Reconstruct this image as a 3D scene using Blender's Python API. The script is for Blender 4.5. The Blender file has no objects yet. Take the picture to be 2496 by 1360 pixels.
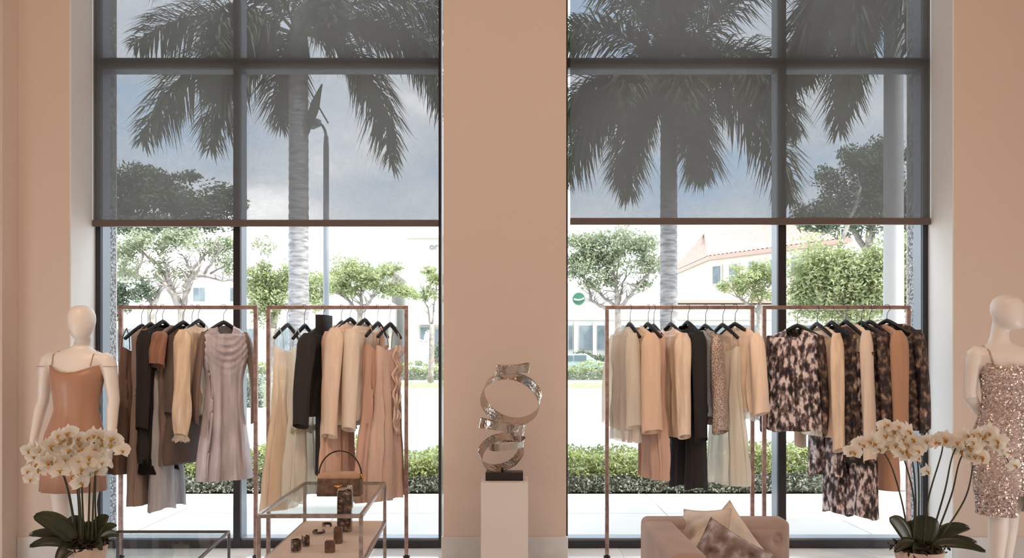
import bpy, bmesh, math, random
from mathutils import Vector, Matrix, Euler
random.seed(7)
PI = math.pi
col = bpy.context.scene.collection
sc = bpy.context.scene

# ------------------------------------------------------------------ camera
CAMZ = 1.4
F = 2000.0
cd = bpy.data.cameras.new('camera'); cam = bpy.data.objects.new('camera', cd); col.objects.link(cam)
cam.location = (0, 0, CAMZ); cam.rotation_euler = (PI/2, 0, 0)
cd.sensor_width = 36; cd.lens = 36*F/2496; cd.shift_y = 200/2496
cd.clip_end = 400
sc.camera = cam
sc.view_settings.view_transform = 'Standard'; sc.view_settings.look = 'None'
sc.view_settings.gamma = 1; sc.view_settings.use_curve_mapping = False
sc.view_settings.exposure = 0.0
def P(px, py, Y):
    "a point of the photograph (2496 x 1360) at the distance Y"
    return Vector(((px-1248)*Y/F, Y, CAMZ-(py-880)*Y/F))

# ------------------------------------------------------------------ world: bright sky with broken cloud
w = bpy.data.worlds.new('world'); sc.world = w; w.use_nodes = True
nt = w.node_tree; nt.nodes.clear()
def N(t, **k):
    n = nt.nodes.new(t)
    for a, b in k.items(): setattr(n, a, b)
    return n
tc = N('ShaderNodeTexCoord'); mp = N('ShaderNodeMapping'); mp.inputs['Scale'].default_value = (1, 1, 1.9)
mp.inputs['Location'].default_value = (0.35, 0.2, 0.1)
nz = N('ShaderNodeTexNoise'); nz.inputs['Scale'].default_value = 3.4; nz.inputs['Detail'].default_value = 5; nz.inputs['Roughness'].default_value = .48
nt.links.new(tc.outputs['Generated'], mp.inputs[0]); nt.links.new(mp.outputs[0], nz.inputs['Vector'])
cr = N('ShaderNodeValToRGB')
e = cr.color_ramp.elements
e[0].position = .38; e[0].color = (.50, .66, .86, 1)
e[1].position = .66; e[1].color = (1.5, 1.48, 1.47, 1)
m1 = e.new(.46); m1.color = (.66, .74, .84, 1)
m2 = e.new(.56); m2.color = (.86, .90, .96, 1)
nt.links.new(nz.outputs['Fac'], cr.inputs[0])
bg = N('ShaderNodeBackground'); bg.inputs['Strength'].default_value = 3.7
nt.links.new(cr.outputs[0], bg.inputs[0])
wo = N('ShaderNodeOutputWorld'); nt.links.new(bg.outputs[0], wo.inputs[0])

# ------------------------------------------------------------------ sun, the shop's warm ceiling lights and added fill lamps
def light(name, kind, loc, energy, color, size=1, sy=None, target=None):
    l = bpy.data.lights.new(name, kind); o = bpy.data.objects.new(name, l); col.objects.link(o)
    l.energy = energy; l.color = color; o.location = loc
    if kind == 'AREA':
        l.size = size
        if sy: l.shape = 'RECTANGLE'; l.size_y = sy
    if target is not None:
        d = Vector(target)-Vector(loc); o.rotation_euler = d.to_track_quat('-Z', 'Y').to_euler()
    return o
s = light('sun', 'SUN', (20, -4, 30), 8.5, (1, .96, .91), target=(0, 4, 0)); s.data.angle = math.radians(3)
CEIL = 5.4
light('ceiling_light', 'AREA', (-1.9, 2.6, CEIL-.25), 48, (1, .67, .48), 1.2, 2.4, (-1.9, 4.6, 0))
light('ceiling_light', 'AREA', (1.9, 2.6, CEIL-.25), 48, (1, .67, .48), 1.2, 2.4, (1.9, 4.6, 0))
light('ceiling_light', 'AREA', (0, -1.5, CEIL-.25), 35, (1, .70, .50), 5, 2.4, (0, 1.5, 0))
light('rear_fill', 'AREA', (0, -3.9, 1.6), 40, (1, .82, .70), 7, 2.0, (0, 4, .8))  # added fill from the rear wall
light('side_fill', 'AREA', (-4.5, 3.6, .5), 34, (1, .97, .95), 2.4, .7, (0, 5.2, .2))  # added low neutral fill from both sides; the side walls have no windows
light('side_fill', 'AREA', (4.5, 3.6, .5), 34, (1, .97, .95), 2.4, .7, (0, 5.2, .2))

for tx_ in (-2.3, -1.25, 1.2, 2.3):  # added spots that brighten the hanging clothes, not fittings of the shop
    sp_ = light('rack_fill_spot', 'SPOT', (tx_*.92, 2.6, 4.9), 230, (1, .76, .55), target=(tx_, 5.8, 1.15))
    sp_.data.spot_size = math.radians(24); sp_.data.spot_blend = .9; sp_.data.shadow_soft_size = .12

# ------------------------------------------------------------------ materials
def lin(c):
    return tuple((v/255/12.92 if v/255 <= .04045 else ((v/255+.055)/1.055)**2.4) for v in c)
def warmbal(c, L=(.80, .68, .60)):
    "surface colour of a thing whose colour was judged under the shop's dim warm light"
    l = [v/k for v, k in zip(lin(c), L)]; mx = max(1, max(l)/.9); l = [v/mx for v in l]
    return tuple(int(round(255*(12.92*v if v <= .0031 else 1.055*v**(1/2.4)-.055))) for v in l)
def mat(name, rgb, rough=.6, metal=0, var=0, vscale=8, stretch=(1, 1, 1), bump=0, bscale=60, rgb2=None, spec=.5, sheen=0, trans=0, coat=0, ramp=None, detail=3):
    m = bpy.data.materials.new(name); m.use_nodes = True
    t = m.node_tree; b = t.nodes['Principled BSDF']
    c = lin(rgb)
    b.inputs['Base Color'].default_value = (*c, 1); b.inputs['Roughness'].default_value = rough
    b.inputs['Metallic'].default_value = metal; b.inputs['Specular IOR Level'].default_value = spec
    if sheen: b.inputs['Sheen Weight'].default_value = sheen; b.inputs['Sheen Roughness'].default_value = .4
    if coat: b.inputs['Coat Weight'].default_value = coat
    def noise(scale, st, det=3):
        tcn = t.nodes.new('ShaderNodeTexCoord'); mpn = t.nodes.new('ShaderNodeMapping'); mpn.inputs['Scale'].default_value = st
        nn = t.nodes.new('ShaderNodeTexNoise'); nn.inputs['Scale'].default_value = scale; nn.inputs['Detail'].default_value = det
        t.links.new(tcn.outputs['Object'], mpn.inputs[0]); t.links.new(mpn.outputs[0], nn.inputs['Vector']); return nn
    if var or rgb2 or ramp:
        nn = noise(vscale, stretch, detail); r = t.nodes.new('ShaderNodeValToRGB')
        el = r.color_ramp.elements
        if ramp:
            el[0].position = ramp[0][0]; el[0].color = (*lin(ramp[0][1]), 1)
            el[1].position = ramp[-1][0]; el[1].color = (*lin(ramp[-1][1]), 1)
            for p_, c_ in ramp[1:-1]:
                q = el.new(p_); q.color = (*lin(c_), 1)
        else:
            c2 = lin(rgb2) if rgb2 else tuple(v*(1-var) for v in c)
            el[0].position = .35; el[0].color = (*c2, 1); el[1].position = .65; el[1].color = (*(tuple(min(1, v*(1+var)) for v in c) if not rgb2 else c), 1)
        t.links.new(nn.outputs['Fac'], r.inputs[0]); t.links.new(r.outputs[0], b.inputs['Base Color'])
    if bump:
        nn = noise(bscale, stretch); bp = t.nodes.new('ShaderNodeBump'); bp.inputs['Strength'].default_value = bump; bp.inputs['Distance'].default_value = .01
        t.links.new(nn.outputs['Fac'], bp.inputs['Height']); t.links.new(bp.outputs[0], b.inputs['Normal'])
    if trans:
        tr = t.nodes.new('ShaderNodeBsdfTranslucent'); mx = t.nodes.new('ShaderNodeMixShader'); mx.inputs[0].default_value = trans
        if var or rgb2 or ramp: t.links.new(r.outputs[0], tr.inputs[0])
        else: tr.inputs[0].default_value = (*c, 1)
        t.links.new(b.outputs[0], mx.inputs[1]); t.links.new(tr.outputs[0], mx.inputs[2])
        t.links.new(mx.outputs[0], t.nodes['Material Output'].inputs[0])
    return m
def glassmat(name, tint=(1, 1, 1), refl=.06, k=1.45):
    m = bpy.data.materials.new(name); m.use_nodes = True; t = m.node_tree; t.nodes.clear()
    tr = t.nodes.new('ShaderNodeBsdfTransparent'); tr.inputs[0].default_value = (*tint, 1)
    gl = t.nodes.new('ShaderNodeBsdfGlossy'); gl.inputs['Roughness'].default_value = .01
    fr = t.nodes.new('ShaderNodeFresnel'); fr.inputs[0].default_value = k
    mx = t.nodes.new('ShaderNodeMixShader'); o = t.nodes.new('ShaderNodeOutputMaterial')
    ge = t.nodes.new('ShaderNodeNewGeometry'); sb = t.nodes.new('ShaderNodeMath'); sb.operation = 'SUBTRACT'; sb.inputs[0].default_value = 1; ml = t.nodes.new('ShaderNodeMath'); ml.operation = 'MULTIPLY'
    t.links.new(ge.outputs['Backfacing'], sb.inputs[1]); t.links.new(sb.outputs[0], ml.inputs[0]); t.links.new(fr.outputs[0], ml.inputs[1])
    t.links.new(ml.outputs[0], mx.inputs[0]); t.links.new(tr.outputs[0], mx.inputs[1]); t.links.new(gl.outputs[0], mx.inputs[2]); t.links.new(mx.outputs[0], o.inputs[0])
    return m
def shademat():
    m = bpy.data.materials.new('shade_fabric'); m.use_nodes = True; t = m.node_tree; t.nodes.clear()
    tr = t.nodes.new('ShaderNodeBsdfTransparent'); tr.inputs[0].default_value = (.97, .98, 1, 1)
    df = t.nodes.new('ShaderNodeBsdfDiffuse'); df.inputs[0].default_value = (.085, .078, .072, 1)
    tl = t.nodes.new('ShaderNodeBsdfTranslucent'); tl.inputs[0].default_value = (.15, .142, .135, 1)
    ad = t.nodes.new('ShaderNodeMixShader'); ad.inputs[0].default_value = .5
    tcn = t.nodes.new('ShaderNodeTexCoord')
    def thread(st):
        mpn = t.nodes.new('ShaderNodeMapping'); mpn.inputs['Scale'].default_value = st
        nn = t.nodes.new('ShaderNodeTexNoise'); nn.inputs['Scale'].default_value = 1; nn.inputs['Detail'].default_value = 1
        t.links.new(tcn.outputs['Object'], mpn.inputs[0]); t.links.new(mpn.outputs[0], nn.inputs['Vector']); return nn
    a, b = thread((420, 1, 14)), thread((14, 1, 420))
    mu = t.nodes.new('ShaderNodeMath'); mu.operation = 'ADD'; t.links.new(a.outputs['Fac'], mu.inputs[0]); t.links.new(b.outputs['Fac'], mu.inputs[1])
    mr = t.nodes.new('ShaderNodeMapRange'); mr.inputs[1].default_value = .7; mr.inputs[2].default_value = 1.3; mr.inputs[3].default_value = .125; mr.inputs[4].default_value = .185
    t.links.new(mu.outputs[0], mr.inputs[0])
    mx = t.nodes.new('ShaderNodeMixShader'); o = t.nodes.new('ShaderNodeOutputMaterial')
    t.links.new(mr.outputs[0], mx.inputs[0])
    t.links.new(df.outputs[0], ad.inputs[1]); t.links.new(tl.outputs[0], ad.inputs[2]); t.links.new(ad.outputs[0], mx.inputs[1]); t.links.new(tr.outputs[0], mx.inputs[2]); t.links.new(mx.outputs[0], o.inputs[0])
    return m
M = dict(
 wall=mat('wall_paint', (226, 211, 200), .75, bump=.04, bscale=90),
 reveal=mat('reveal_paint', (236, 236, 234), .7),
 ceiling=mat('ceiling_paint', (228, 220, 210), .8),
 marble=mat('pale_marble', warmbal((214, 203, 194)), .25, rgb2=warmbal((190, 176, 166)), vscale=2.5, detail=8),
 floor=mat('floor_marble', (232, 230, 226), .12, rgb2=(216, 214, 210), vscale=1.6, detail=8),
 grout=mat('grout', (170, 166, 160), .9),
 panel=mat('stone_panel', warmbal((176, 148, 126)), .5, rgb2=warmbal((158, 132, 112)), vscale=3, detail=8),
 frame=mat('window_frame_metal', (44, 45, 50), .35, metal=.2),
 alu=mat('outer_frame_metal', (128, 138, 150), .35, metal=.1),  # paler than the inner frame: daylight on the bar sides put into its colour
 glass=glassmat('window_glass', (.985, .995, .99), k=1.35),
 tglass=glassmat('table_glass', (.94, .97, .965), k=1.28),
 shade=shademat(),
 shadebar=mat('shade_bar', (104, 92, 88), .4),
 copper=mat('copper_metal', warmbal((160, 128, 118)), .30, metal=.6, rgb2=warmbal((128, 98, 88)), vscale=25),
 bronze=mat('bronze_metal', warmbal((168, 148, 138)), .28, metal=.7, rgb2=warmbal((138, 116, 106)), vscale=30),
 chrome=mat('chrome', (205, 205, 208), .12, metal=1),
 steel=mat('dark_steel', (120, 124, 130), .25, metal=.9),
 silver=mat('polished_silver', (200, 192, 184), .10, metal=1, bump=.6, bscale=26),
 black=mat('black_lacquer', (26, 22, 22), .35),
 blackwood=mat('black_hanger', (22, 21, 23), .5),
 plinth=mat('plinth_paint', warmbal((222, 204, 192)), .55),
 mannequin=mat('mannequin_lacquer', (236, 230, 224), .38),
 satin=mat('peach_satin', warmbal((160, 112, 86)), .42, sheen=.3, var=.06, vscale=3, bump=.15, bscale=6),
 velvet=mat('pink_velvet', warmbal((164, 136, 122)), .8, sheen=.35, var=.08, vscale=6),
 silk=mat('beige_silk', warmbal((204, 182, 162)), .42, var=.12, vscale=7, bump=.4, bscale=12, sheen=.2),
 crushed=mat('crushed_velvet', warmbal((140, 116, 106)), .5, ramp=[(.32, warmbal((86, 66, 58))), (.5, warmbal((134, 112, 104))), (.66, warmbal((186, 172, 166)))], vscale=14, sheen=.6, bump=.3, bscale=18),
 peach=mat('peach_suede', warmbal((220, 190, 170)), .85, var=.04, vscale=4),
 leather=mat('brown_leather', warmbal((118, 88, 70)), .5, rgb2=warmbal((84, 58, 44)), vscale=22, detail=6, bump=.2, bscale=80),
 tan=mat('tan_leather', warmbal((186, 140, 108)), .45, var=.1, vscale=18),
 tortoise=mat('tortoiseshell', (84, 62, 52), .3, ramp=[(.4, (46, 34, 32)), (.55, (96, 74, 62)), (.68, (168, 142, 124))], vscale=38, coat=.5),
 gold=mat('gold', (204, 160, 88), .25, metal=1),
 strap=mat('dark_strap', (58, 48, 46), .35, metal=.3),
 petal=mat('white_petal', (255, 250, 242), .5, trans=.45, var=.04, vscale=20),
 lip=mat('yellow_lip', (206, 164, 70), .5, rgb2=(170, 110, 50), vscale=60),
 stem=mat('orchid_stem', (54, 44, 32), .5, rgb2=(66, 72, 40), vscale=8),
 oleaf=mat('orchid_leaf', (52, 62, 34), .35, rgb2=(34, 44, 26), vscale=6),
 soil=mat('bark_chips', (58, 46, 36), .9, rgb2=(34, 28, 24), vscale=40, bump=.5, bscale=50),
 pot=mat('pink_clay_pot', warmbal((200, 172, 154)), .6, var=.05),
 slab=mat('pavement_slab', (198, 195, 190), .8, var=.03, vscale=2, bump=.1, bscale=80),
 joint=mat('pavement_joint', (178, 176, 172), .9),
 road=mat('road', (172, 172, 173), .9, var=.04, vscale=.6),
 kerb=mat('kerb', (205, 203, 198), .8),
 grass=mat('grass', (170, 175, 150), .9, var=.15, vscale=1.5),
 grass2=mat('grass_blade', (158, 168, 128), .8, var=.15, vscale=5, trans=.3),
 lime=mat('lime_leaf', (167, 175, 116), .55, rgb2=(124, 139, 83), vscale=9, trans=.35),
 grey_green=mat('grey_green_leaf', (172, 176, 164), .6, rgb2=(124, 132, 118), vscale=9, trans=.3),
 oak=mat('oak_leaf', (155, 162, 134), .6, rgb2=(119, 129, 100), vscale=2.5, trans=.35),
 oak2=mat('yellow_green_leaf', (167, 173, 129), .6, rgb2=(129, 141, 95), vscale=2, trans=.35),
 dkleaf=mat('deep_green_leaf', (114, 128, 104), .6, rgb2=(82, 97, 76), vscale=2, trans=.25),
 palm=mat('palm_leaf', (88, 99, 71), .5, rgb2=(61, 71, 51), vscale=3, trans=.25),
 palmtrunk=mat('palm_trunk', (146, 143, 139), .85, ramp=[(.35, (112, 110, 110)), (.65, (158, 156, 156))], vscale=6, stretch=(1, 1, 5)),
 whitetrunk=mat('pale_trunk', (175, 176, 175), .8, var=.04, vscale=2),
 bark=mat('bark', (150, 143, 134), .9, rgb2=(119, 112, 105), vscale=6, bump=.4, bscale=10),
 core=mat('hedge_core', (112, 120, 100), .9),
 pole=mat('lamp_pole', (128, 133, 139), .5, metal=.2),
 stucco=mat('white_stucco', (197, 196, 190), .9, var=.02, vscale=1),
 stucco2=mat('cream_stucco', (192, 182, 168), .9, var=.03, vscale=1),
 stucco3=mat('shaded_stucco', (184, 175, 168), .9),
 shopglass=mat('shop_glass', (112, 124, 129), .15, rgb2=(82, 92, 97), vscale=1.2),
 shopframe=mat('shop_frame', (167, 168, 168), .6),
 clay=mat('roof_tile', (178, 152, 140), .8, rgb2=(162, 138, 126), vscale=3),
 fascia=mat('fascia', (173, 143, 131), .8),
 green=mat('green_sign', (37, 94, 70), .6),
 white=mat('white_paint', (236, 236, 234), .6),
 letter=mat('letter_grey', (120, 120, 120), .6),
 car=mat('car_paint', (143, 162, 162), .3), carglass=mat('car_glass', (73, 92, 99), .1), tyre=mat('tyre', (34, 34, 36), .9),
 pebble=mat('pebble', (162, 163, 167), .5, ramp=[(.4, (102, 104, 107)), (.5, (175, 175, 177)), (.7, (207, 207, 207))], vscale=55),
 backing=mat('pebble_backing', (102, 105, 110), .9),
 trimline=mat('joint_line', (150, 140, 132), .5),
 orange=mat('orange_flower', (214, 120, 70), .7), blue=mat('navy_sign', (58, 72, 104), .6),
 sequin=mat('champagne_sequin', warmbal((212, 188, 176)), .22, metal=.5, rgb2=warmbal((172, 144, 130)), vscale=60),
 seqcloth=mat('champagne_cloth', warmbal((188, 160, 146)), .6, rgb2=warmbal((150, 122, 108)), vscale=40),
)

# ------------------------------------------------------------------ mesh helpers
class MB:
    def __init__(s): s.v = []; s.f = []
    def add(s, vs, fs):
        o = len(s.v); s.v += [tuple(v) for v in vs]; s.f += [tuple(i+o for i in f) for f in fs]; return s
    def box(s, lo, hi, R=None, c=None):
        x0, y0, z0 = lo; x1, y1, z1 = hi
        vs = [Vector(p) for p in ((x0,y0,z0),(x1,y0,z0),(x1,y1,z0),(x0,y1,z0),(x0,y0,z1),(x1,y0,z1),(x1,y1,z1),(x0,y1,z1))]
        if R is not None:
            c = Vector(c) if c is not None else Vector((0, 0, 0)); vs = [R @ (v-c)+c for v in vs]
        return s.add(vs, [(0,3,2,1),(4,5,6,7),(0,1,5,4),(1,2,6,5),(2,3,7,6),(3,0,4,7)])
    def loft(s, rings, cap0=True, cap1=True, closed=True):
        n = len(rings[0]); vs = [p for r in rings for p in r]; fs = []
        for i in range(len(rings)-1):
            for j in range(n if closed else n-1):
                k = (j+1) % n; fs.append((i*n+j, i*n+k, (i+1)*n+k, (i+1)*n+j))
        if cap0: fs.append(tuple(range(n))[::-1])
        if cap1: fs.append(tuple((len(rings)-1)*n+j for j in range(n)))
        return s.add(vs, fs)
    def tube(s, pts, r, n=8, sq=1.0):
        pts = [Vector(p) for p in pts]; rr = r if isinstance(r, (list, tuple)) else [r]*len(pts)
        rings = []; up = None
        for i, p in enumerate(pts):
            t = (pts[min(i+1, len(pts)-1)]-pts[max(i-1, 0)]).normalized()
            if up is None:
                a = Vector((0, 0, 1)) if abs(t.z) < .9 else Vector((1, 0, 0)); u = t.cross(a).normalized()
            else:
                u = (up - t*up.dot(t)).normalized()
            up = u; v = t.cross(u)
            rings.append([p+u*math.cos(2*PI*k/n)*rr[i]+v*math.sin(2*PI*k/n)*rr[i]*sq for k in range(n)])
        return s.loft(rings)
    def lathe(s, prof, c=(0, 0, 0), n=24, cap0=True, cap1=True):
        return s.loft([[Vector((c[0]+r*math.cos(2*PI*k/n), c[1]+r*math.sin(2*PI*k/n), c[2]+z)) for k in range(n)] for r, z in prof], cap0, cap1)
    def ell(s, zs):
        "stack of ellipses (cx, cy, z, a, b, rotation)"
        n = 24; rings = []
        for cx, cy, z, a, b, *r in zs:
            q = r[0] if r else 0
            rings.append([Vector((cx+a*math.cos(t)*math.cos(q)-b*math.sin(t)*math.sin(q), cy+a*math.cos(t)*math.sin(q)+b*math.sin(t)*math.cos(q), z)) for t in [2*PI*k/n for k in range(n)]])
        return s.loft(rings)
    def build(s, name, m, parent=None, smooth=False, bevel=0, local=False, kind=None, label=None, auto=None):
        if parent is not None and not local:
            inv = chain(parent).inverted(); vs = [inv @ Vector(v) for v in s.v]; org = None
        elif parent is None and not local:
            xs, ys, zs = zip(*s.v); org = Vector(((min(xs)+max(xs))/2, (min(ys)+max(ys))/2, min(zs))); vs = [Vector(v)-org for v in s.v]
        else: vs = s.v; org = None
        me = bpy.data.meshes.new(name); me.from_pydata([tuple(v) for v in vs], [], s.f); me.update()
        me.materials.append(m)
        if smooth: me.polygons.foreach_set('use_smooth', [True]*len(me.polygons))
        o = bpy.data.objects.new(name, me); col.objects.link(o)
        if parent is not None: o.parent = parent
        if org is not None: o.location = org
        if bevel:
            b = o.modifiers.new('bevel', 'BEVEL'); b.width = bevel; b.segments = 3 if smooth else 2; b.limit_method = 'ANGLE'
        if auto: o.modifiers.new('sub', 'SUBSURF').levels = auto; o.modifiers['sub'].render_levels = auto
        if kind: o['kind'] = kind
        if label: o['label'] = label
        return o
def chain(o):
    m = Matrix.LocRotScale(o.location, o.rotation_euler, o.scale)
    return chain(o.parent) @ m if o.parent else m
def tag(o, label=None, cat=None, group=None, kind=None):
    if label: o['label'] = label
    if cat: o['category'] = cat
    if group: o['group'] = group
    if kind: o['kind'] = kind
    return o
def thing(name, label, cat, loc, rz=0, group=None):
    o = bpy.data.objects.new(name, None); col.objects.link(o); o.location = loc; o.rotation_euler = (0, 0, rz); o.empty_display_size = .1
    return tag(o, label, cat, group)
def box(name, lo, hi, m, parent=None, bevel=0, kind=None, label=None, **k):
    return MB().box(lo, hi).build(name, m, parent, bevel=bevel, kind=kind, label=label, **k)
def struct(name, lo, hi, m, bevel=0): return box(name, lo, hi, m, bevel=bevel, kind='structure')
def bez(a, b, c, n):
    a, b, c = Vector(a), Vector(b), Vector(c)
    return [a*(1-t)**2+b*2*t*(1-t)+c*t*t for t in [i/(n-1) for i in range(n)]]
def copyobj(o, parent):
    c = o.copy(); col.objects.link(c); c.parent = parent
    for ch in o.children: copyobj(ch, c)
    return c

# ------------------------------------------------------------------ room shell
YW, YS, YF, YR, YG = 5.8, 6.10, 6.14, 6.29, 6.165
XL, XR = -3.118, 3.114            # reveals left and right
CL, CR = -.487, .383              # central column
struct('ceiling', (-5.5, -4, CEIL), (5.5, 6.5, CEIL+.2), M['ceiling'])
struct('wall_back', (-5.5, -4.2, -.1), (5.5, -4, CEIL), M['wall'])
struct('wall_right', (4.6, -4, -.1), (4.8, 6.5, CEIL), M['wall'])
struct('wall_left', (-4.8, -4, -.1), (-4.6, 6.5, CEIL), M['wall'])
# window wall: three piers, with pale reveals
struct('wall_front', (-4.6, YW, 0), (XL-.012, 6.5, CEIL), M['wall'])
struct('wall_front', (XR+.012, YW, 0), (4.6, 6.5, CEIL), M['wall'])
struct('wall_front', (CL, YW, 0), (CR, 6.45, CEIL), M['wall'])
struct('trim_1', (XL-.012, YW+.002, 0), (XL, 6.45, CEIL), M['reveal'])
struct('trim_2', (XR, YW+.002, 0), (XR+.012, 6.45, CEIL), M['reveal'])
# left end: projecting pilaster and stone-panelled return
struct('trim_3', (-3.63, 5.62, 0), (-3.492, 5.8, CEIL), M['wall'], .004)
pw = struct('wall_side', (-3.95, 5.50, 0), (-3.645, 5.8, CEIL), M['grout'])
zz = [0.0, 1.06, 1.28, 2.72, 3.40, CEIL]
for i in range(len(zz)-1):
    box('stone_panel', (-3.95, 5.475, zz[i]+.003), (-3.643, 5.50, zz[i+1]-.003), M['panel'], pw, bevel=.003)
# baseboards
for nm, x0, x1, y in (('baseboard_left', -3.49, XL-.004, YW), ('baseboard_column', CL-.012, CR+.012, YW), ('baseboard_right', XR+.004, 4.6, YW)):
    struct(nm, (x0, y-.018, 0), (x1, y+.02, .16), M['marble'], .004)
# floor: marble tiles on grout
fl = struct('floor', (-4.6, -4, -.1), (4.6, 6.45, -.006), M['grout'])
tm = None
T = .9
for i in range(11):
    for j in range(12):
        x = -4.6+i*T; y = -4+j*T
        x1 = min(x+T, 4.6)-.002; y1 = min(y+T, 6.30)-.002
        if x1-x < .1 or y1-y < .05: continue
        if tm is None or abs(x1-x-T) > .01 or abs(y1-y-T) > .01:
            o = MB().box((0, 0, -.006), (x1-x, y1-y, 0)).build('floor_tile', M['floor'], fl, local=True)
            if tm is None: tm = o.data
        else:
            o = bpy.data.objects.new('floor_tile', tm); col.objects.link(o); o.parent = fl
        o.location = Vector((x, y, 0))-fl.location

# windows ----------------------------------------------------------
def window(n, x0, x1, mull, mull_w):
    r = thing('window_%d' % n, None, None, ((x0+x1)/2, YF, 0)); r['kind'] = 'structure'
    H = CEIL
    fw = .037
    def bar(nm, lo, hi):
        box(nm, lo, (hi[0], YG-.005, hi[2]), M['frame'], r, bevel=.002)
        box('outer_'+nm, (lo[0], YG+.005, lo[2]), hi, M['alu'], r, bevel=.003, label='outer half of the frame bar, paled to show daylight on it')
    if n == 1:
        bar('jamb', (x0, YF, 0), (x0+fw, YR, H)); bar('jamb', (x1-.02, YF, 0), (x1, YR, H))
    else:
        bar('jamb', (x0, YF, 0), (x0+.02, YR, H)); bar('jamb', (x1-fw, YF, 0), (x1, YR, H))
    bar('mullion', (mull, YF, .0), (mull+mull_w, YR+.01, H))
    for (a, b) in ((x0+fw, mull), (mull+mull_w, x1-fw)):
        a2 = a if a > x0+fw+.01 or n == 1 else x0+.02
        b2 = b if b < x1-fw-.01 or n == 2 else x1-.02
        box('sill_bar', (a2, YF, 0), (b2, YG-.005, .056), M['frame'], r, bevel=.002)
        box('outer_sill', (a2, YG-.005, 0), (b2, YR, .072), M['alu'], r, bevel=.003, label='outer half of the frame bar, paled to show daylight on it')
        bar('transom', (a2, YF, 3.595), (b2, YR, 3.67))
        for z0, z1 in ((.074, 3.593), (3.672, H)):
            box('pane', (a2+.001, YG-.004, z0), (b2-.001, YG+.004, z1), M['glass'], r)
    return r
window(1, XL+.002, CL+.002-.045, -2.087, .052)
window(2, CR+.015, XR-.002, 1.992, .061)
struct('threshold', (XL, YR, -.1), (XR, 6.45, 0.0), M['slab'])
# pebble-dashed outer jambs
for sx, x in ((1, XL+.03), (-1, XR-.03)):
    j = struct('trim_4' if sx > 0 else 'trim_5', (min(x-sx*.1, x), YR+.002, 0), (max(x-sx*.1, x), 6.40, CEIL), M['backing'])
    mb = MB(); rnd = random.Random(5)
    for k in range(2400):
        y = rnd.uniform(YR+.008, 6.395); z = rnd.uniform(.01, 4.4); r = rnd.uniform(.006, .014); h = rnd.uniform(.004, .009)
        n = 6; vs = [(x+sx*.001, y+r*math.cos(2*PI*i/n), z+r*rnd.uniform(.7, 1.1)*math.sin(2*PI*i/n)) for i in range(n)]+[(x+sx*h, y, z)]
        mb.add(vs, [(i, (i+1) % n, n) for i in range(n)])
    mb.build('pebble', M['pebble'], j, smooth=True, kind='stuff')

# roller shades ----------------------------------------------------
for nm, x0, x1, zb, lab in (('roller_shade', -3.113, -.546, 2.393, 'sheer grey roller shade drawn halfway down the left window'),
                        ('roller_shade', .432, 3.108, 2.407, 'sheer grey roller shade drawn halfway down the right window')):
    t = thing(nm, lab, 'shade', ((x0+x1)/2, YS, zb), group='roller shades in the tall windows')
    mb = MB(); nx = 60; nz_ = 8
    for s_ in (0, ):
        g = [[Vector((x0+(x1-x0)*i/nx, YS+.0012*math.sin(i*.9)*math.sin(j*.6), zb+.05+(CEIL-.1-zb)*j/nz_)) for i in range(nx+1)] for j in range(nz_+1)]
        mb.loft(g, False, False, closed=False)
    mb.build('fabric', M['shade'], t, smooth=True)
    box('bottom_bar', (x0, YS-.012, zb+.006), (x1, YS+.012, zb+.056), M['shadebar'], t, bevel=.004)
    MB().tube([(x0, YS, CEIL-.06), (x1, YS, CEIL-.06)], .035, 16).build('roller_tube', M['shadebar'], t, smooth=True)
# ------------------------------------------------------------------ outside: ground
pv = struct('pavement', (-7.0, 6.452, -.12), (7.0, 8.66, -.008), M['joint'])
for i in range(-3, 6):
    for j in range(2):
        x0 = -4.59+1.5*(i-1)+1.5; y0 = 6.452+1.1*j
        if x0 < -7 or x0+1.5 > 7.1: continue
        box('paving_slab', (x0+.004, y0+.004, -.008), (min(x0+1.496, 7.0), y0+1.1-.004, 0), M['slab'], pv)
struct('planting_strip', (-3.75, 8.66, -.12), (3.4, 9.9, -.01), M['soil'])
struct('walkway_left', (-9, 8.66, -.12), (-3.752, 9.9, -.008), M['slab'])
struct('walkway_right', (3.402, 8.66, -.12), (9, 9.9, -.008), M['slab'])
struct('road', (-60, 9.902, -.12), (60, 37.5, -.02), M['road'])
for x in (-7.9, -1.2, 5.5, 12.2): struct('road_joint', (x, 9.95, -.02), (x+.05, 37.4, -.017), M['joint'])
struct('kerb', (-60, 37.5, -.12), (60, 38.1, .13), M['kerb'], .02)
mb = MB(); mb.add([(-60, 38.1, .10), (60, 38.1, .10), (60, 43.9, .36), (-60, 43.9, .36)], [(0, 1, 2, 3)]); mb.build('lawn', M['grass'], kind='structure')
mb = MB(); rnd = random.Random(11)
for k in range(9000):
    y = rnd.uniform(38.3, 41.9); x = rnd.uniform(-.62, .62)*y; z = .10+(y-38.1)*.26/5.8; h = rnd.uniform(.05, .12); d = rnd.uniform(-.04, .04)
    mb.add([(x-.03, y, z), (x+.03, y, z), (x+d, y+.02, z+h)], [(0, 1, 2)])
tag(mb.build('grass', M['grass2']), 'strip of short bright grass along the far kerb', 'grass', kind='stuff')
struct('far_sidewalk', (-60, 43.6, .0), (60, 90, .37), M['kerb'])

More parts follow.
